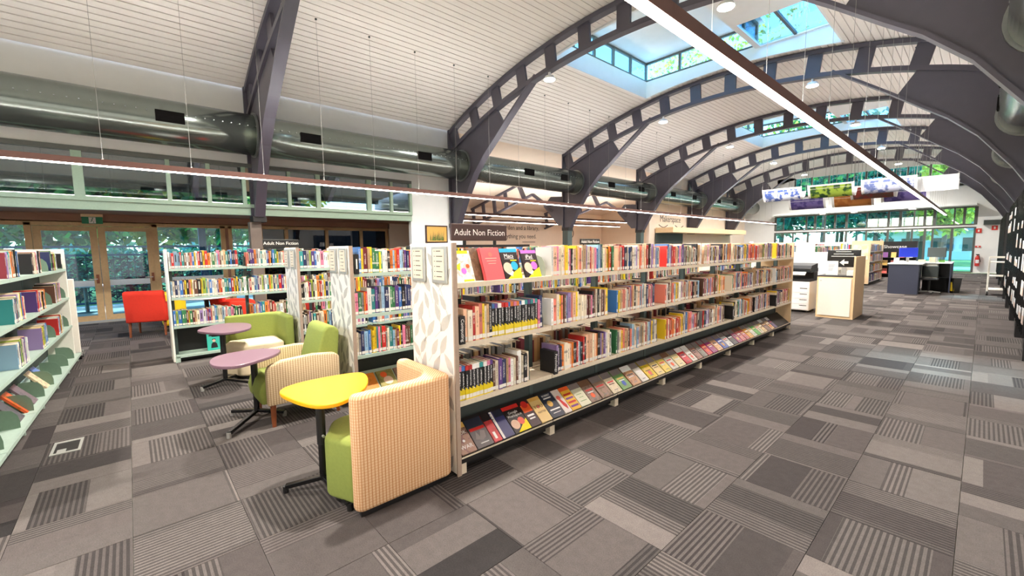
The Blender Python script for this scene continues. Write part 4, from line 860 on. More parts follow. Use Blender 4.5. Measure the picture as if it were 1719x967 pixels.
for w, col, sp, lab, dr in items: face_book(A, y, -.006, .128, w, .235, TD, lab, col, sp, draw=dr); y += w+.006
n = 0; rn = random.Random(9)
while n < len(gen) and y < 7.30:
    col, sp, lab = gen[n]; w = rn.choice((.13, .145, .16))
    if y+w > 7.33: break
    dr = [('r', 0, .72, 1, 1, rn.choice(['p_grey', 'p_grey', 'p_brown', 'p_white'])), ('r', .15, .5, .85, .56, rn.choice(['p_white', 'p_black', 'p_red', 'p_gold'])), ('r', .2, .4, .8, .44, rn.choice(['p_white', 'p_black', 'p_brown'])), ('r', .3, .12, .7, .15, 'p_grey')]
    if n % 3 == 0: dr.append(('o', .5, .27, .18, rn.choice(['p_pink', 'p_orange', 'p_green', 'p_blue', 'p_gold'])))
    face_book(A, y, -.006, .128, w, .235, TD, '%s, %s on the slanted shelf' % (lab, ORD[12+n]), col, sp, draw=dr); y += w+.018; n += 1
# face-out books on B, D and L
face_book(B, .70, -.02, zt, .16, .23, math.radians(16), 'white cover with red and yellow patches on the second bookcase', (242, 240, 234), .1, draw=[('o', .35, .82, .28, 'p_red'), ('o', .8, .5, .25, 'p_yellow'), ('r', .2, .45, .6, .47, 'p_green')])
face_book(B, .10, -.006, .128, .16, .22, TD, 'orange and cream cover at the slanted shelf start, second bookcase', (222, 130, 50), .5)
face_book(B, .28, -.006, .128, .18, .22, TD, 'olive cover with a round pale badge, slanted shelf, second bookcase', (150, 140, 80), .7, draw=[('o', .55, .4, .28, 'p_skin'), ('o', .4, .75, .2, 'p_orange'), ('r', .38, .4, .72, .43, 'p_brown')])
face_book(B, .48, -.006, .128, .18, .22, TD, 'brown cover with a dense speckled square, slanted shelf, second bookcase', (150, 116, 98), .2, draw=[('r', .15, .2, .85, .85, 'p_brown')])
face_book(D, .40, -.06, .10, .17, .25, math.radians(12), 'turquoise cover with a dark figure standing on the lowest shelf', (64, 196, 176), 0, draw=[('p', [(.25, .12), (.75, .12), (.7, .36), (.58, .45), (.42, .45), (.3, .36)], 'p_black'), ('o', .5, .54, .12, 'p_skin'), ('r', .38, .58, .62, .66, 'p_black'), ('r', .15, .82, .85, .9, 'p_black')])
face_book(D, .92, -.06, .10, .17, .25, math.radians(12), 'blue cover with red and white print behind the purple table', (110, 150, 206), .5, draw=[('p', [(.25, .3), (.7, .3), (.85, .7), (.4, .75)], 'p_red'), ('r', .2, .05, .8, .15, 'p_white')])
face_book(D, 1.02, -.03, SZ[2]+.007, .17, .235, math.radians(10), 'pink and lilac face-out cover on the farthest bookcase', (206, 170, 210), .8, draw=[('r', 0, .55, 1, 1, 'p_blue'), ('r', .1, .35, .9, .5, 'p_pink')])
for q, (yy, col, lab) in enumerate(((2.05, (222, 96, 50), 'orange cover leaning on the lowest shelf of the mobile bookcase'), (2.33, (120, 104, 110), 'grey cover leaning on the lowest shelf of the mobile bookcase'), (2.95, (226, 206, 170), 'sand-coloured cover leaning on the lowest shelf, mobile bookcase'), (3.16, (104, 140, 200), 'blue cover leaning on the lowest shelf, mobile bookcase'), (1.78, (90, 84, 90), 'dark cover leaning at the frame edge, mobile bookcase'))):
    face_book(Lc, yy, .0, LZ[0]+.002, .17, .235, math.radians(38), lab, col, .8)

# ---------------------------------------------------------------- signs over the bookcases
def range_sign(root, y, L, dep, lab, rail=True, m='sign_brown', body='Adult Non Fiction', size=.088, z=1.60):
    t = thing('range_sign', lab, 'sign', (0, 0, 0), group='range signs'); t.matrix_world = world_of(root) @ Matrix.Translation((-dep/2, y, z))
    MB().box(-.012, 0, 0, .012, L, .125).build('board', m, t, bevel=.008); text('lettering', body, size, 'white_ink', t, frame_mtx((.0128, L/2, .06), (0, 1, 0), (0, 0, 1)))
    for q in (.12, L-.12): MB().box(-.008, q-.01, -.05, .008, q+.01, 0).build('stem', 'black', t)
    MB().box(-.015, -.10, -.05, .015, L+.25, -.03).build('rail', 'black', t)
range_sign(A, .18, .53, .55, 'dark brown Adult Non Fiction sign on the long front bookcase', size=.066)
range_sign(D, 1.22, .52, .30, 'dark Adult Non Fiction sign on the farthest bookcase', m='black', size=.07)
range_sign(C, 5.9, .72, .55, 'small dark Adult Non Fiction sign in the middle distance', m='black', size=.09)
t = thing('tablet_stand', 'dark slim device resting on the second bookcase', 'device', (-4.3, 2.35, 1.5)); MB().box(-.09, -.02, .0, .09, .5, .018).build('plate', 'silver', t); MB().box(-.08, -.02, .02, .08, .48, .08).build('screen', 'black', t, bevel=.01)

# ---------------------------------------------------------------- seating
def rounded(name, pts, z0, z1, m, parent, bev, seg=4, smooth=True):
    return MB().prism(pts, 'z', z0, z1).build(name, m, parent, smooth=smooth, bevel=bev, seg=seg)
def arc(cx, cy, r, a0, a1, n=6): return [(cx+r*math.cos(a0+(a1-a0)*i/n), cy+r*math.sin(a0+(a1-a0)*i/n)) for i in range(n+1)]
def corner_chair(lab, shell, seat, loc, rz, flip=1):
    """corner tub chair, local: back along x=0 (outer face), arm along y=D; seat inside"""
    t = thing('corner_armchair', lab, 'armchair', loc, rz, 'corner armchairs'); Wd, D, th = .66, .66, .10
    F = lambda p: (p[0], flip*p[1])
    out = arc(-.06, D-.06, .06, 0, PI/2, 4)+arc(-.57, D-.05, .05, PI/2, PI, 4)+arc(-.57, D-th+.05, .05, PI, 1.5*PI, 4)+arc(-th-.16, D-th-.16, .16, PI/2, 0, 5)+arc(-th+.05, .05, .05, PI, 1.5*PI, 4)+arc(-.05, .05, .05, 1.5*PI, 2*PI, 4)
    pts = [F(p) for p in out]
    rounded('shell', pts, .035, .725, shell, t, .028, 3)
    s = [F(p) for p in ([(-th, D-th), (-th, .02)]+arc(-.30, .06, .12, -PI/2, -PI*.75, 3)+arc(-.44, .16, .14, -PI*.7, -PI, 4)+[(-.58, D-th-.02)])]
    rounded('seat', s, .04, .42, seat, t, .05, 4)
    mbp = MB().prism([F(p) for p in [(-.03, .03), (-.03, D-.03), (-.55, D-.03), (-.55, .12)]], 'z', .0, .04); mbp.build('base', 'black', t)
    return t
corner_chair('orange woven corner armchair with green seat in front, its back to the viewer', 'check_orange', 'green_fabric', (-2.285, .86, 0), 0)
c3 = corner_chair('green corner armchair with cream seat behind the two purple tables', 'green_fabric', 'cream_fabric', (-6.42, .84, 0), PI, -1)
def armchair(lab, loc, rz, arm, inner, legs, W=.64, D=.64, ah=.585, bh=.83, group='armchairs', legh=.20, wide=False):
    """local: faces -y, x across"""
    t = thing('armchair', lab, 'armchair', loc, rz, group); a = .075
    for s in (-1, 1):
        x0 = s*(W/2) - (a if s > 0 else 0)
        pr = [(0, legh), (.0, ah-.07), (.03, ah-.03), (.12, ah), (.45*D+.1, ah+.015), (D-.06, ah-.005), (D-.02, ah-.04), (D-.02, legh)]
        MB().prism(pr, 'x', x0, x0+a).build('arm', arm, t, smooth=True, bevel=.018, seg=3)
    MB().prism([(-.035, legh), (-.05, legh+.10), (-.02, .40), (.02, .425), (D-.2, .42), (D-.12, .4), (D-.12, legh)], 'x', -W/2+a+.002, W/2-a-.002).build('seat', inner, t, smooth=True, bevel=.03, seg=3)
    bx = W/2-a-.004 if not wide else W/2-.01
    MB().prism([(D-.24, .40), (D-.13, bh-.04), (D-.09, bh), (D-.02, bh-.01), (D+.02, bh-.06), (D-.02, .30), (D-.06, .20), (D-.16, .20)] if not wide else [(D-.14, .40), (D-.06, bh-.04), (D-.02, bh), (D+.06, bh-.01), (D+.08, bh-.06), (D+.0, legh), (D-.10, legh)], 'x', -bx, bx).build('backrest', inner, t, smooth=True, bevel=.025, seg=3)
    for sx in (-1, 1):
        for yy, k in ((.045, 0), (D-.07, 1)):
            xx = sx*(W/2-.045); MB().tube((xx, yy+(.03 if k else 0), .0), (xx, yy, legh+.03), .017, 8, .026).build('leg', legs, t)
    return t
ch2 = armchair('beige woven armchair with green back and wooden legs, between purple and yellow tables', (-4.36, .80, 0), 0, 'check_beige', 'green_fabric', 'chair_wood')
def red_chair(lab, x, y, rz): return armchair(lab, (x, y, 0), rz, 'red_fabric', 'red_fabric', 'chair_wood', .60, .60, .60, .85, 'red armchairs', .27, True)
red_chair('red armchair standing alone by the timber exit doors', -10.75, .32, -PI*.5-math.radians(16))
red_chair('red armchair behind the farthest bookcase, left of its table', -9.55, 1.75, PI*.9); red_chair('red armchair behind the farthest bookcase, right of its table', -9.7, 3.0, -PI*.45)
def cafe_table(x, y, lab):
    t = thing('cafe_table', lab, 'table', (x, y, 0)); MB().lathe([(.40, .70), (.41, .715), (.40, .73)], seg=28).build('tabletop', 'white_gloss', t); MB().tube((0, 0, .03), (0, 0, .70), .035).build('stem', 'black', t); MB().lathe([(.24, 0), (.24, .015), (.05, .04)], seg=24).build('base', 'black', t)
cafe_table(-9.5, 1.0, 'white round table behind the farthest bookcase')
t = thing('stool', 'yellow block stool between the red armchair and the farthest bookcase', 'stool', (-11.3, .62, 0)); MB().box(-.2, -.2, .03, .2, .2, .72).build('body', 'yellow_paint', t, bevel=.05); MB().box(-.17, -.17, 0, .17, .17, .03).build('base', 'black', t)

def tri_table(lab, outline, stem, m, foot, zt=.65):
    cx = sum(p[0] for p in outline)/len(outline); cy = sum(p[1] for p in outline)/len(outline)
    t = thing('side_table', lab, 'table', (stem[0], stem[1], 0), group='rounded triangle side tables')
    n = len(outline); pts = []      # smooth closed curve through the outline
    for i in range(n):
        p0, p1, p2, p3 = (Vector(outline[(i+k-1) % n]) for k in range(4))
        for q in range(5):
            u = q/5; v = .5*((2*p1)+(-p0+p2)*u+(2*p0-5*p1+4*p2-p3)*u*u+(-p0+3*p1-3*p2+p3)*u**3); pts.append((v.x-stem[0], v.y-stem[1]))
    MB().prism(pts, 'z', zt-.026, zt).build('tabletop', m, t, bevel=.006, seg=2)
    MB().tube((0, 0, .06), (0, 0, zt-.05), .024, 12).build('stem', 'black_gloss', t); MB().tube((0, 0, .30), (0, 0, zt-.05), .028, 12).build('sleeve', 'black', t)
    MB().box(-.11, -.11, zt-.05, .11, .11, zt-.027).build('mount', 'black', t); MB().tube((.028, 0, .36), (.05, 0, .36), .008, 8).build('height_knob', 'silver', t)
    for a, b in foot:
        dx, dy = a-stem[0], b-stem[1]; f = MB().bar((0, 0, .075), (dx, dy, .04), .036, .028).build('foot', 'black_gloss', t, bevel=.004); MB().tube((dx, dy, 0), (dx, dy, .045), .018, 8).build('glide', 'silver' if m != 'yellow_laminate' else 'black', f)
S = lambda pts, k=1.059: [(a*k, b*k) for a, b in pts]
tri_table('yellow rounded-triangle side table in front of the warm-tinted woven chair', S([(-2.81, .623), (-2.896, .783), (-2.86, 1.10), (-2.72, 1.13), (-2.50, 1.02), (-2.355, .83), (-2.396, .701), (-2.611, .627)]), (-2.79, .84), 'yellow_laminate', [(-2.90, .64), (-2.43, .87), (-2.98, 1.16)])
tri_table('purple rounded-triangle side table, nearer one beside the beige woven armchair', S([(-3.983, .409), (-4.145, .509), (-4.17, .76), (-4.03, .90), (-3.87, .86), (-3.73, .70), (-3.655, .53), (-3.77, .413)]), (-4.42, .78), 'purple_laminate', [(-4.10, .51), (-4.66, .62), (-4.30, .98)])
tri_table('purple rounded-triangle side table, farther one beside the green chair', S([(-5.6, .488), (-5.85, .62), (-5.94, .80), (-5.80, .97), (-5.6, .99), (-5.34, .92), (-5.24, .76), (-5.30, .62)], 1.059), (-5.78, .73), 'purple_laminate', [(-5.71, .50), (-5.52, .96), (-6.08, .93)])

# ---------------------------------------------------------------- floor box
t = thing('floor_box', 'metal floor outlet box set in the dark carpet at left', 'floor box', (-4.82, -.475, .0), math.radians(-1)); mb = MB()
mb.box(-.15, -.085, 0, -.11, .085, .006).box(.12, -.085, 0, .15, .085, .006).box(-.11, -.085, 0, .12, -.068, .006).box(-.11, .068, 0, .12, .085, .006).build('rim', 'silver', t); MB().box(-.11, -.068, 0, .12, .068, .003).build('lid', 'black', t); MB().box(.05, -.05, .003, .12, .0, .006).build('flap', 'silver', t)
# ---------------------------------------------------------------- printer corner
t = thing('catalogue_cabinet', 'cream cupboard with black counter top and raised side, beside the printer', 'cabinet', (-2.33, 10.83, 0))
MB().box(0, 0, .0, .598, .998, .86).build('body', 'maple', t); MB().box(0, 0, .86, .60, 1.0, .885).build('worktop', 'black', t); d = MB().box(.03, -.018, .05, .58, 0, .83).build('door', 'panel_cream', t, bevel=.004); MB().tube((.07, -.022, .78), (.07, -.014, .78), .012, 10).build('lock', 'silver', d)
MB().box(.60, -.002, 0, .63, 1.03, 1.28).build('side_panel', 'maple', t); MB().box(-.02, 1.0, .0, .63, 1.03, 1.28).build('back_panel', 'panel_cream', t)
t = thing('catalogue_screen', 'black catalogue screen with white arrow standing on the cream cupboard', 'monitor', (-1.98, 11.35, .885))
MB().box(-.30, 0, .16, .27, .04, .53).build('screen', 'black_gloss', t, bevel=.008); MB().box(-.04, .01, 0, .04, .05, .2).build('stand', 'silver', t); MB().box(-.12, -.06, 0, .12, .10, .012).build('base', 'silver', t)
for q, s in enumerate((.13, .17, .21)): MB().box(-.02-s, -.002, .485-.05*q, -.02+s, -.0005, .497-.05*q).build('lettering', 'white_ink', t)
MB().prism([(-.08, .26), (0, .33), (0, .285), (.07, .285), (.07, .235), (0, .235), (0, .19)], 'y', -.003, -.0005).build('arrow', 'white_ink', t, fix=True)
t = thing('notice_holder', 'white paper notice standing in front of the catalogue screen', 'notice', (-2.13, 11.05, .885)); MB().box(-.105, 0, 0, .105, .006, .30).build('sheet', 'paper_white', t); ln = MB()
for q in range(5): ln.box(-.06, -.001, .22-.03*q, .05-.01*q, .0, .225-.03*q)
ln.build('printed_lines', 'ink', t); MB().box(-.105, 0, 0, .105, .06, .004).build('foot', 'glass', t)
tag(MB().box(-1.87, 11.0, .886, -1.76, 11.12, .99).build('tissue_box', 'paper_white', bevel=.006), 'small white box on the counter at the foot of the raised side', 'box')
t = thing('copier', 'white floor-standing copier with black top and four paper drawers', 'copier', (-3.15, 11.32, 0)); MB().box(0, 0, .04, .58, .66, .70).build('body', 'white_gloss', t, bevel=.01)
for q in range(4):
    dr = MB().box(.02, -.012, .06+.13*q, .56, 0, .18+.13*q).build('drawer', 'white_gloss', t, bevel=.004); MB().box(.40, -.016, .15+.13*q, .54, -.012, .165+.13*q).build('grip', 'black', dr)
MB().box(0, 0, .70, .58, .62, .76).build('output_tray', 'black', t); MB().box(.0, .3, .76, .58, .64, .92).build('scanner_neck', 'black', t); MB().box(-.01, .02, .90, .59, .64, 1.0).build('scanner', 'black_gloss', t, bevel=.015); MB().prism([(.05, 1.0), (.62, 1.0), (.62, 1.10), (.10, 1.06)], 'x', 0, .58).build('document_feeder', 'black', t, fix=True)
MB().prism([(-.10, .86), (.03, .93), (.03, .90), (-.09, .84)], 'x', .2, .5).build('control_panel', 'silver', t, fix=True)
for a in (.06, .52): MB().tube((a-.02, .06, .025), (a+.02, .06, .025), .025, 10).build('castor', 'black', t); MB().tube((a-.02, .6, .025), (a+.02, .6, .025), .025, 10).build('castor', 'black', t)
t = thing('partition_shelf', 'white bookshelf back panel behind the copier', 'bookcase', (-3.9, 13.2, 0)); MB().box(0, 0, 0, 1.35, .03, 1.30).build('back_panel', 'white_gloss', t); MB().box(0, .03, 0, .03, .4, 1.3).build('side', 'white_gloss', t); MB().box(1.32, .03, 0, 1.35, .4, 1.3).build('side', 'white_gloss', t); MB().box(0, 0, 1.30, 1.35, .4, 1.33).build('top', 'white_gloss', t)

# ---------------------------------------------------------------- staff desk
t = thing('service_desk', 'navy service desk with white top and drawer unit near the glazed end', 'desk', (-1.93, 17.4, 0))
MB().box(0, 0, 0, .68, .03, .90).build('front_panel', 'navy_panel', t); MB().box(0, .03, 0, .03, 2.4, .90).build('side_panel', 'navy_panel', t); MB().box(-.03, -.04, .90, .76, 2.45, .93).build('top', 'white_gloss', t); MB().box(.76, 1.1, .90, 1.32, 2.45, .93).build('top', 'white_gloss', t)
MB().box(.64, .03, 0, .68, .5, .90).build('modesty_panel', 'navy_panel', t); MB().box(.03, 1.3, 0, .64, 1.33, .9).build('inner_panel', 'black', t)
MB().box(1.28, 1.15, 0, 1.31, 2.4, .9).build('end_panel', 'navy_panel', t); u = MB().box(.66, 1.15, .38, 1.02, 1.6, .88).build('drawer_unit', 'panel_cream', t)
for q in range(4): dr = MB().box(.67, 1.135, .39+.122*q, 1.01, 1.15, .50+.122*q).build('drawer', 'panel_cream', u); MB().box(.80, 1.128, .44+.122*q, .88, 1.135, .45+.122*q).build('handle', 'silver', u)
MB().box(1.02, 1.2, .45, 1.28, 1.6, .47).build('shelf', 'black', t); MB().box(.66, 1.6, 0, 1.28, 1.63, .9).build('back_panel', 'black', t)
def monitor(x, y, lab, m, rz):
    t = thing('monitor', lab, 'monitor', (x, y, .93), rz); MB().box(-.24, -.02, .16, .24, .02, .46).build('screen', m, t, bevel=.006); MB().box(-.03, .0, .0, .03, .04, .25).build('stand', 'silver', t); MB().box(-.11, -.08, 0, .11, .10, .012).build('base', 'silver', t)
mat('blue_screen', (44, 62, 190), .3); monitor(-1.62, 18.7, 'monitor with a blue back on the service desk, left one', 'blue_screen', .5); monitor(-.98, 18.9, 'dark grey monitor on the service desk, right one', 'dark_panel', -.5)
for q, (x, y, w, h, m, lab) in enumerate(((-1.8, 17.8, .12, .16, 'paper_white', 'white card holder at the left end of the service desk'), (-1.25, 18.1, .16, .10, 'paper', 'cream tray in the middle of the service desk'), (-1.05, 18.6, .14, .16, 'paper', 'cream box right of the middle on the service desk'), (-.85, 18.8, .14, .08, 'p_green', 'green tray at the right of the service desk'), (-1.45, 18.0, .14, .07, 'p_white', 'white keyboard tray on the service desk'))):
    t = thing('desk_item', lab, 'tray', (x, y, .93)); t.name = 'desk_tray'; MB().box(-w/2, -.08, 0, w/2, .08, .012).box(-w/2, .068, .012, w/2, .08, h).box(-w/2, -.08, .012, -w/2+.01, .068, h).box(w/2-.01, -.08, .012, w/2, .068, h).box(-w/2+.01, -.08, .012, w/2-.01, -.068, h*.6).build('body', m, t)
t = thing('waste_bin', 'black bin with a yellow label beside the service desk', 'bin', (-.55, 18.75, 0)); MB().lathe([(.13, 0), (.17, .44), (.175, .45), (.16, .45)], seg=4).build('body', 'black', t); MB().box(-.10, -.125, .06, .02, -.118, .34).build('label', 'yellow_paint', t)
t = thing('office_chair', 'dark office chair tucked under the service desk', 'chair', (-1.05, 17.95, 0)); MB().lathe([(.03, .08), (.03, .42)]).build('column', 'black', t); MB().box(-.2, -.2, .42, .2, .2, .48).build('seat', 'black', t, bevel=.02); MB().box(-.18, .16, .5, .18, .22, .84).build('backrest', 'dark_panel', t, bevel=.02)
for q in range(5): a = 2*PI*q/5; l = MB().bar((0, 0, .08), (.26*math.cos(a), .26*math.sin(a), .06), .03, .03).build('foot', 'silver', t); MB().tube((.26*math.cos(a), .26*math.sin(a)-.01, .028), (.26*math.cos(a), .26*math.sin(a)+.01, .028), .028, 8).build('castor', 'black', l)

# ---------------------------------------------------------------- shelving in the far part
def far_case(lab, x, y, w, L, h, m, seed, rows=4, rz=0., band=None):
    """double bookcase along y, front at +x; books as one stuff part"""
    t = thing('bookcase', lab, 'bookcase', (x, y, 0), rz, 'bookcases in the far part'); MB().box(-w, 0, .05, 0, .03, h).build('end_panel', m, t); MB().box(-w, L-.03, .05, 0, L, h).build('end_panel', m, t); MB().box(-w/2-.01, .03, .05, -w/2+.01, L-.03, h-.1).build('spine', 'white_gloss', t); MB().box(-w+.04, .04, 0, -.04, L-.04, .05).build('plinth', 'black', t)
    rn = random.Random(seed); bk = MB(); k = 0
    for r in range(rows):
        z = .10+(h-.15)/rows*r
        for s in (0, 1): MB().box(-.24 if s == 0 else -w, .03, z, 0 if s == 0 else -w+.24, L-.03, z+.02).build('shelf', 'white_gloss', t)
        y_ = .04
        while y_ < L-.08:
            tt = rn.uniform(.016, .045); hh = rn.uniform(.19, .26); cn = rn.choice(COOL); c = srgb(*PAL[cn])
            bk.box(-.19, y_, z+.02, -.01, y_+tt, z+.02+hh, c); bk.box(-w+.01, y_, z+.02, -w+.19, y_+tt, z+.02+hh, c); y_ += tt+.001
            if rn.random() < .03: y_ += .15
        if r == rows-1:
            y_ = .1
            while y_ < L-.3: cn = rn.choice(COOL); bk.box(-.10, y_, z+.02, -.07, y_+.17, z+.27, srgb(*PAL[cn])); y_ += rn.uniform(.2, .5)
    tag(bk.build('books', 'mixed_books', t), kind='stuff'); return t
fc = far_case('maple-ended bookcase left of the service desk', -2.78, 20.2, .55, 3.0, 1.65, 'maple', 11)
MB().box(-.5, -.02, .95, -.05, 0, 1.5).build('poster', two_tone('pale_poster', (196, 206, 160), (226, 220, 196), 6), fc); 
far_case('pale bookcase behind the copier, children\'s side', -3.55, 16.0, .5, 3.6, 1.60, 'panel_cream', 12); far_case('pale low bookcase beyond the long front bookcase', -5.2, 17.0, .5, 5.0, 1.62, 'panel_cream', 13); far_case('pale bookcase farthest left before the makerspace', -7.0, 17.0, .5, 6.0, 1.62, 'panel_cream', 14)
# across-the-aisle low shelves near the end glazing
f2 = far_case('white low bookcase running across in front of the end glazing', -2.95, 24.4, .5, 5.2, 1.72, 'white_gloss', 15, rz=PI/2)
t = thing('display_stand', 'black display stand with a white script heading and shelves of books', 'display stand', (-3.2, 25.6, 0)); MB().box(0, .3, 0, 1.25, .34, 1.62).build('back_panel', 'black', t); MB().box(0, 0, 0, .03, .3, 1.62).build('side', 'black', t); MB().box(1.22, 0, 0, 1.25, .3, 1.62).build('side', 'black', t)
text('lettering', 'Showcase', .20, 'white_ink', t, frame_mtx((.5, .298, 1.38), (1, 0, 0), (0, 0, 1)))
for z in (.15, .52, .88): MB().box(.03, 0, z, 1.22, .3, z+.02).build('shelf', 'black', t)
rn = random.Random(4); cols = ['p_pink', 'p_white', 'p_skin', 'p_gold', 'p_orange', 'p_white', 'p_purple', 'p_red']
for r, z in enumerate((.17, .54, .90)):
    for q in range(4): 
        b = thing('display_book', '%s book from the left on the %s shelf of the black stand' % (ORD[q+1], ['lowest', 'middle', 'upper'][r]), 'book', (-3.2+.12+.28*q, 25.7, z), group='books on the black stand'); MB().box(0, 0, 0, .17, .02, .24).build('cover', cols[(r*3+q*5) % 8], b); MB().box(.003, .003, .003, .168, .017, .241).build('page_block', 'pages', b); b.rotation_euler = (-.25, 0, 0)

# ---------------------------------------------------------------- right edge: black shelving along the wall
def black_unit(y0, y1, k):
    t = thing('black_shelving', 'tall black slatted shelving along the right wall, %s unit from the viewer' % ORD[k+1], 'shelving', (.42, y0, 0), group='black shelving units'); L = y1-y0; H = 2.45
    MB().box(.0, 0, 0, .55, .04, H).build('side', 'black', t); MB().box(0, L-.04, 0, .55, L, H).build('side', 'black', t); MB().box(.52, .04, 0, .55, L-.04, H).build('back_panel', 'black', t)
    for q in range(6): MB().box(.02, .04, .42+.33*q, .52, L-.04, .445+.33*q).build('shelf', 'black', t)
    for q in range(int(L/.3)+1): MB().box(-.02, min(L-.02, q*.3), .3, 0, min(L-.02, q*.3)+.015, H).build('slat', 'black_gloss', t)
    MB().box(0, .06, .15, .05, .3, .40).build('kick_box', 'black', t)
def brochure(x, y, z, w, h, lab, m='brochure'):
    t = thing('leaflet_stack', lab, 'leaflets', (x, y, z), group='leaflets on the black shelving'); MB().box(0, 0, 0, .16, w, h*.55).build('stack', m, t); MB().box(.0, .01, h*.55, .012, w-.01, h).build('front_sheet', 'paper_white', t); 
units = [(8.5, 10.6), (10.7, 12.8), (13.0, 15.2), (15.4, 17.6), (20.4, 23.2), (23.4, 27.0)]
for k, (a, b) in enumerate(units): black_unit(a, b, k)
rn = random.Random(8); lv = ['lowest', 'second', 'third', 'fourth', 'fifth', 'top']
for k, (a, b) in enumerate(units[:4]):
    for q in range(6):
        for s in range(3):
          if rn.random() < .6: brochure(.40, a+.12+.62*s+rn.uniform(0, .1), .446+.33*q, rn.uniform(.2, .42), rn.uniform(.10, .26), 'pale leaflets, %s shelf, %s slot of the %s black unit' % (lv[q], ORD[s+1], ORD[k+1]), rn.choice(['brochure', 'paper_white', 'brochure']))
t = thing('book_trolley', 'cream book trolley on castors parked beside the black shelving', 'trolley', (.14, 18.4, 0))
for x in (.0, .40):
    for y in (0, .75): MB().box(x-.018, y-.018, .12, x+.018, y+.018, 1.10).build('post', 'panel_cream', t, bevel=.005); w = MB().tube((x-.02, y, .06), (x+.02, y, .06), .06, 14).build('castor_wheel', 'black', t); MB().box(x-.025, y-.02, .06, x+.025, y+.02, .13).build('castor_fork', 'silver', w)
for z in (.16, .55, .95): MB().box(0, 0, z, .40, .75, z+.02).build('shelf', 'panel_cream', t)
for y in (0, .75): MB().bar((0, y, 1.10), (.40, y, 1.10), .036, .036).build('handle', 'panel_cream', t)
tag(MB().box(.9, 28, 1.9, 1.0, 28.3, 2.0).build('camera_sensor', 'white_gloss'), 'small white sensor high on the right wall', 'sensor') if 0 else None
# end wall fittings
t = thing('fire_extinguisher', 'red fire extinguisher hanging on the end wall right of the glazing', 'extinguisher', (-.18, 31.38, .35)); MB().lathe([(.07, .0), (.085, .02), (.085, .42), (.05, .50), (.03, .52), (.03, .56)], seg=14).build('cylinder', 'red_paint', t); MB().box(-.06, -.05, .55, .06, .02, .60).build('valve', 'black', t); MB().tube((.05, -.03, .55), (.11, -.03, .2), .014, 6).build('hose', 'black', t); MB().box(-.06, -.09, .15, .06, -.08, .32).build('label', 'paper_white', t); MB().box(-.02, .085, .3, .02, .12, .4).build('bracket', 'silver', t)
for x, z, lab in ((-.22, 2.0, 'red fire equipment sign above the extinguisher'), (.30, 2.12, 'red fire sign at the right end of the end wall'), (-.2, 1.28, 'small red sign directly over the extinguisher')):
    h = .22 if z > 1.5 else .08; t = thing('fire_sign', lab, 'sign', (x, 31.48, z), group='red fire signs'); MB().box(-.10, -.008, 0, .10, .018, h).build('plate', 'red_paint', t); MB().box(-.03, -.012, h*.25, .03, -.008, h*.75).build('symbol', 'white_ink', t)
t = thing('wall_unit', 'grey speaker box on the end wall right of the windows', 'speaker', (-.08, 31.28, 2.38)); MB().box(-.0, 0, 0, .55, .2, .24).build('casing', 'grey_frame', t); MB().box(.02, -.01, .02, .53, 0, .22).build('grille', 'dark_panel', t); MB().box(.2, .2, .08, .35, .22, .16).build('bracket', 'silver', t)
# hanging scoops
def scoop(x, y, z, w, col, lab, r=.42, white=False):
    t = thing('ceiling_scoop', lab, 'banner', (x, y, z), group='curved hanging print panels'); n = 12
    up = [(-.42+.84*i/n, .42*(2*i/n-1)**2*(1.35 if i < n/2 else 1.0)) for i in range(n+1)]; mb = MB()
    th = .03; lo = [(a, b-th) for a, b in up]
    MB().strip(up, [(a, b-.012) for a, b in up], 'x', -w/2, w/2).build('tray', 'white_gloss', t)
    MB().strip([(a*.94, b*.9-.014) for a, b in up], [(a*.94, b*.9-.022) for a, b in up], 'x', -w/2+.08, w/2-.08).build('printed_face', col, t)
    for s in (-1, 1):
        MB().strip([(a, b+.02) for a, b in up], [(a, b-.03) for a, b in up], 'x', s*w/2-.02, s*w/2+.02).build('rim', 'white_gloss', t)
        for q in (0, n): MB().tube((s*w/2, up[q][0], up[q][1]), (s*w/2, up[q][0], cz(max(-10, min(.9, x+s*w/2)))-z), .008, 5).build('suspension_wire', 'cable', t)
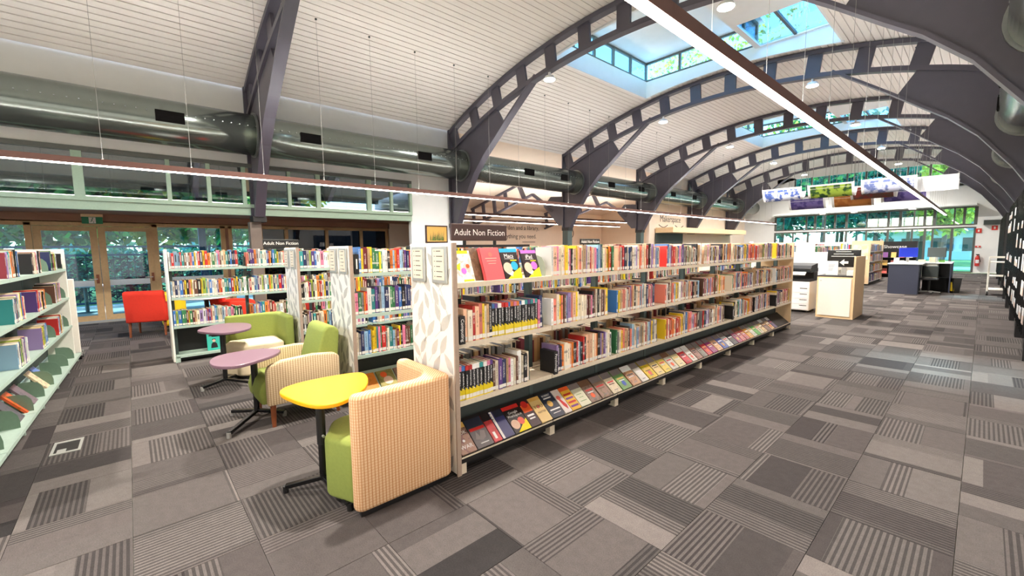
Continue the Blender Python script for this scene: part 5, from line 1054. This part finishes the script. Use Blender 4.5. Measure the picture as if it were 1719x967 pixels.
two_tone('print_blue', (70, 96, 170), (206, 216, 230), 5, .52, .6); two_tone('print_leaf', (30, 70, 24), (150, 176, 60), 4, .5, .6); two_tone('print_dusk', (96, 110, 160), (190, 196, 216), 5, .5, .6); two_tone('print_purple', (66, 54, 120), (104, 92, 150), 4, .5, .6); two_tone('print_rust', (168, 100, 40), (190, 126, 60), 3, .5, .6); two_tone('print_red', (120, 44, 36), (90, 60, 50), 5, .5, .6)
for x, y, z, w, c, lab in ((-7.0, 25, 3.78, 1.7, 'print_blue', 'hanging curved panel with blue sea print, leftmost front'), (-5.0, 25, 3.78, 1.75, 'print_leaf', 'hanging curved panel with green leaf print'), (-2.95, 25, 3.80, 1.8, 'print_dusk', 'hanging curved panel with blue-grey print behind the lamp'), (-1.5, 25.2, 3.72, 1.3, 'white_gloss', 'hanging plain white curved panel, rightmost'),
        (-6.4, 27, 3.42, 1.6, 'print_purple', 'hanging purple curved panel, rear left'), (-4.5, 27, 3.42, 1.6, 'print_rust', 'hanging rust-coloured curved panel, rear middle'), (-3.6, 26, 3.66, 1.6, 'print_red', 'hanging dark red curved panel, rear right of middle'), (-2.6, 27, 3.52, 1.6, 'print_purple', 'hanging purple curved panel, rear right')): scoop(x, y, z, w, c, lab)
# picture on the white pier
t = thing('framed_picture', 'framed picture of grasses on the white pier behind the front bookcase', 'picture', (XL-.062, 6.93, 1.72)); MB().box(-.018, -.38, 0, .02, .38, .52).build('frame', 'sign_brown', t); MB().box(.02, -.34, .04, .023, .34, .48).build('mount', 'p_gold', t); pr = MB().box(.023, -.26, .07, .026, .26, .45).build('print', 'p_gold', t); rn = random.Random(3); gb = MB()
for q in range(60): y = rn.uniform(-.24, .24); hh = rn.uniform(.12, .34); dy = rn.uniform(-.05, .05); gb.poly([(.0265, y-.006, .07), (.0265, y+.006, .07), (.0265, min(.25, max(-.25, y+dy)), .07+hh)], [(0, 1, 2)])
gb.build('grass_blades', 'p_brown', pr); gb = MB()
for q in range(40): y = rn.uniform(-.24, .24); hh = rn.uniform(.1, .28); dy = rn.uniform(-.06, .06); gb.poly([(.027, y-.005, .07), (.027, y+.005, .07), (.027, min(.25, max(-.25, y+dy)), .07+hh)], [(0, 1, 2)])
gb.build('grass_blades', 'p_green', pr)
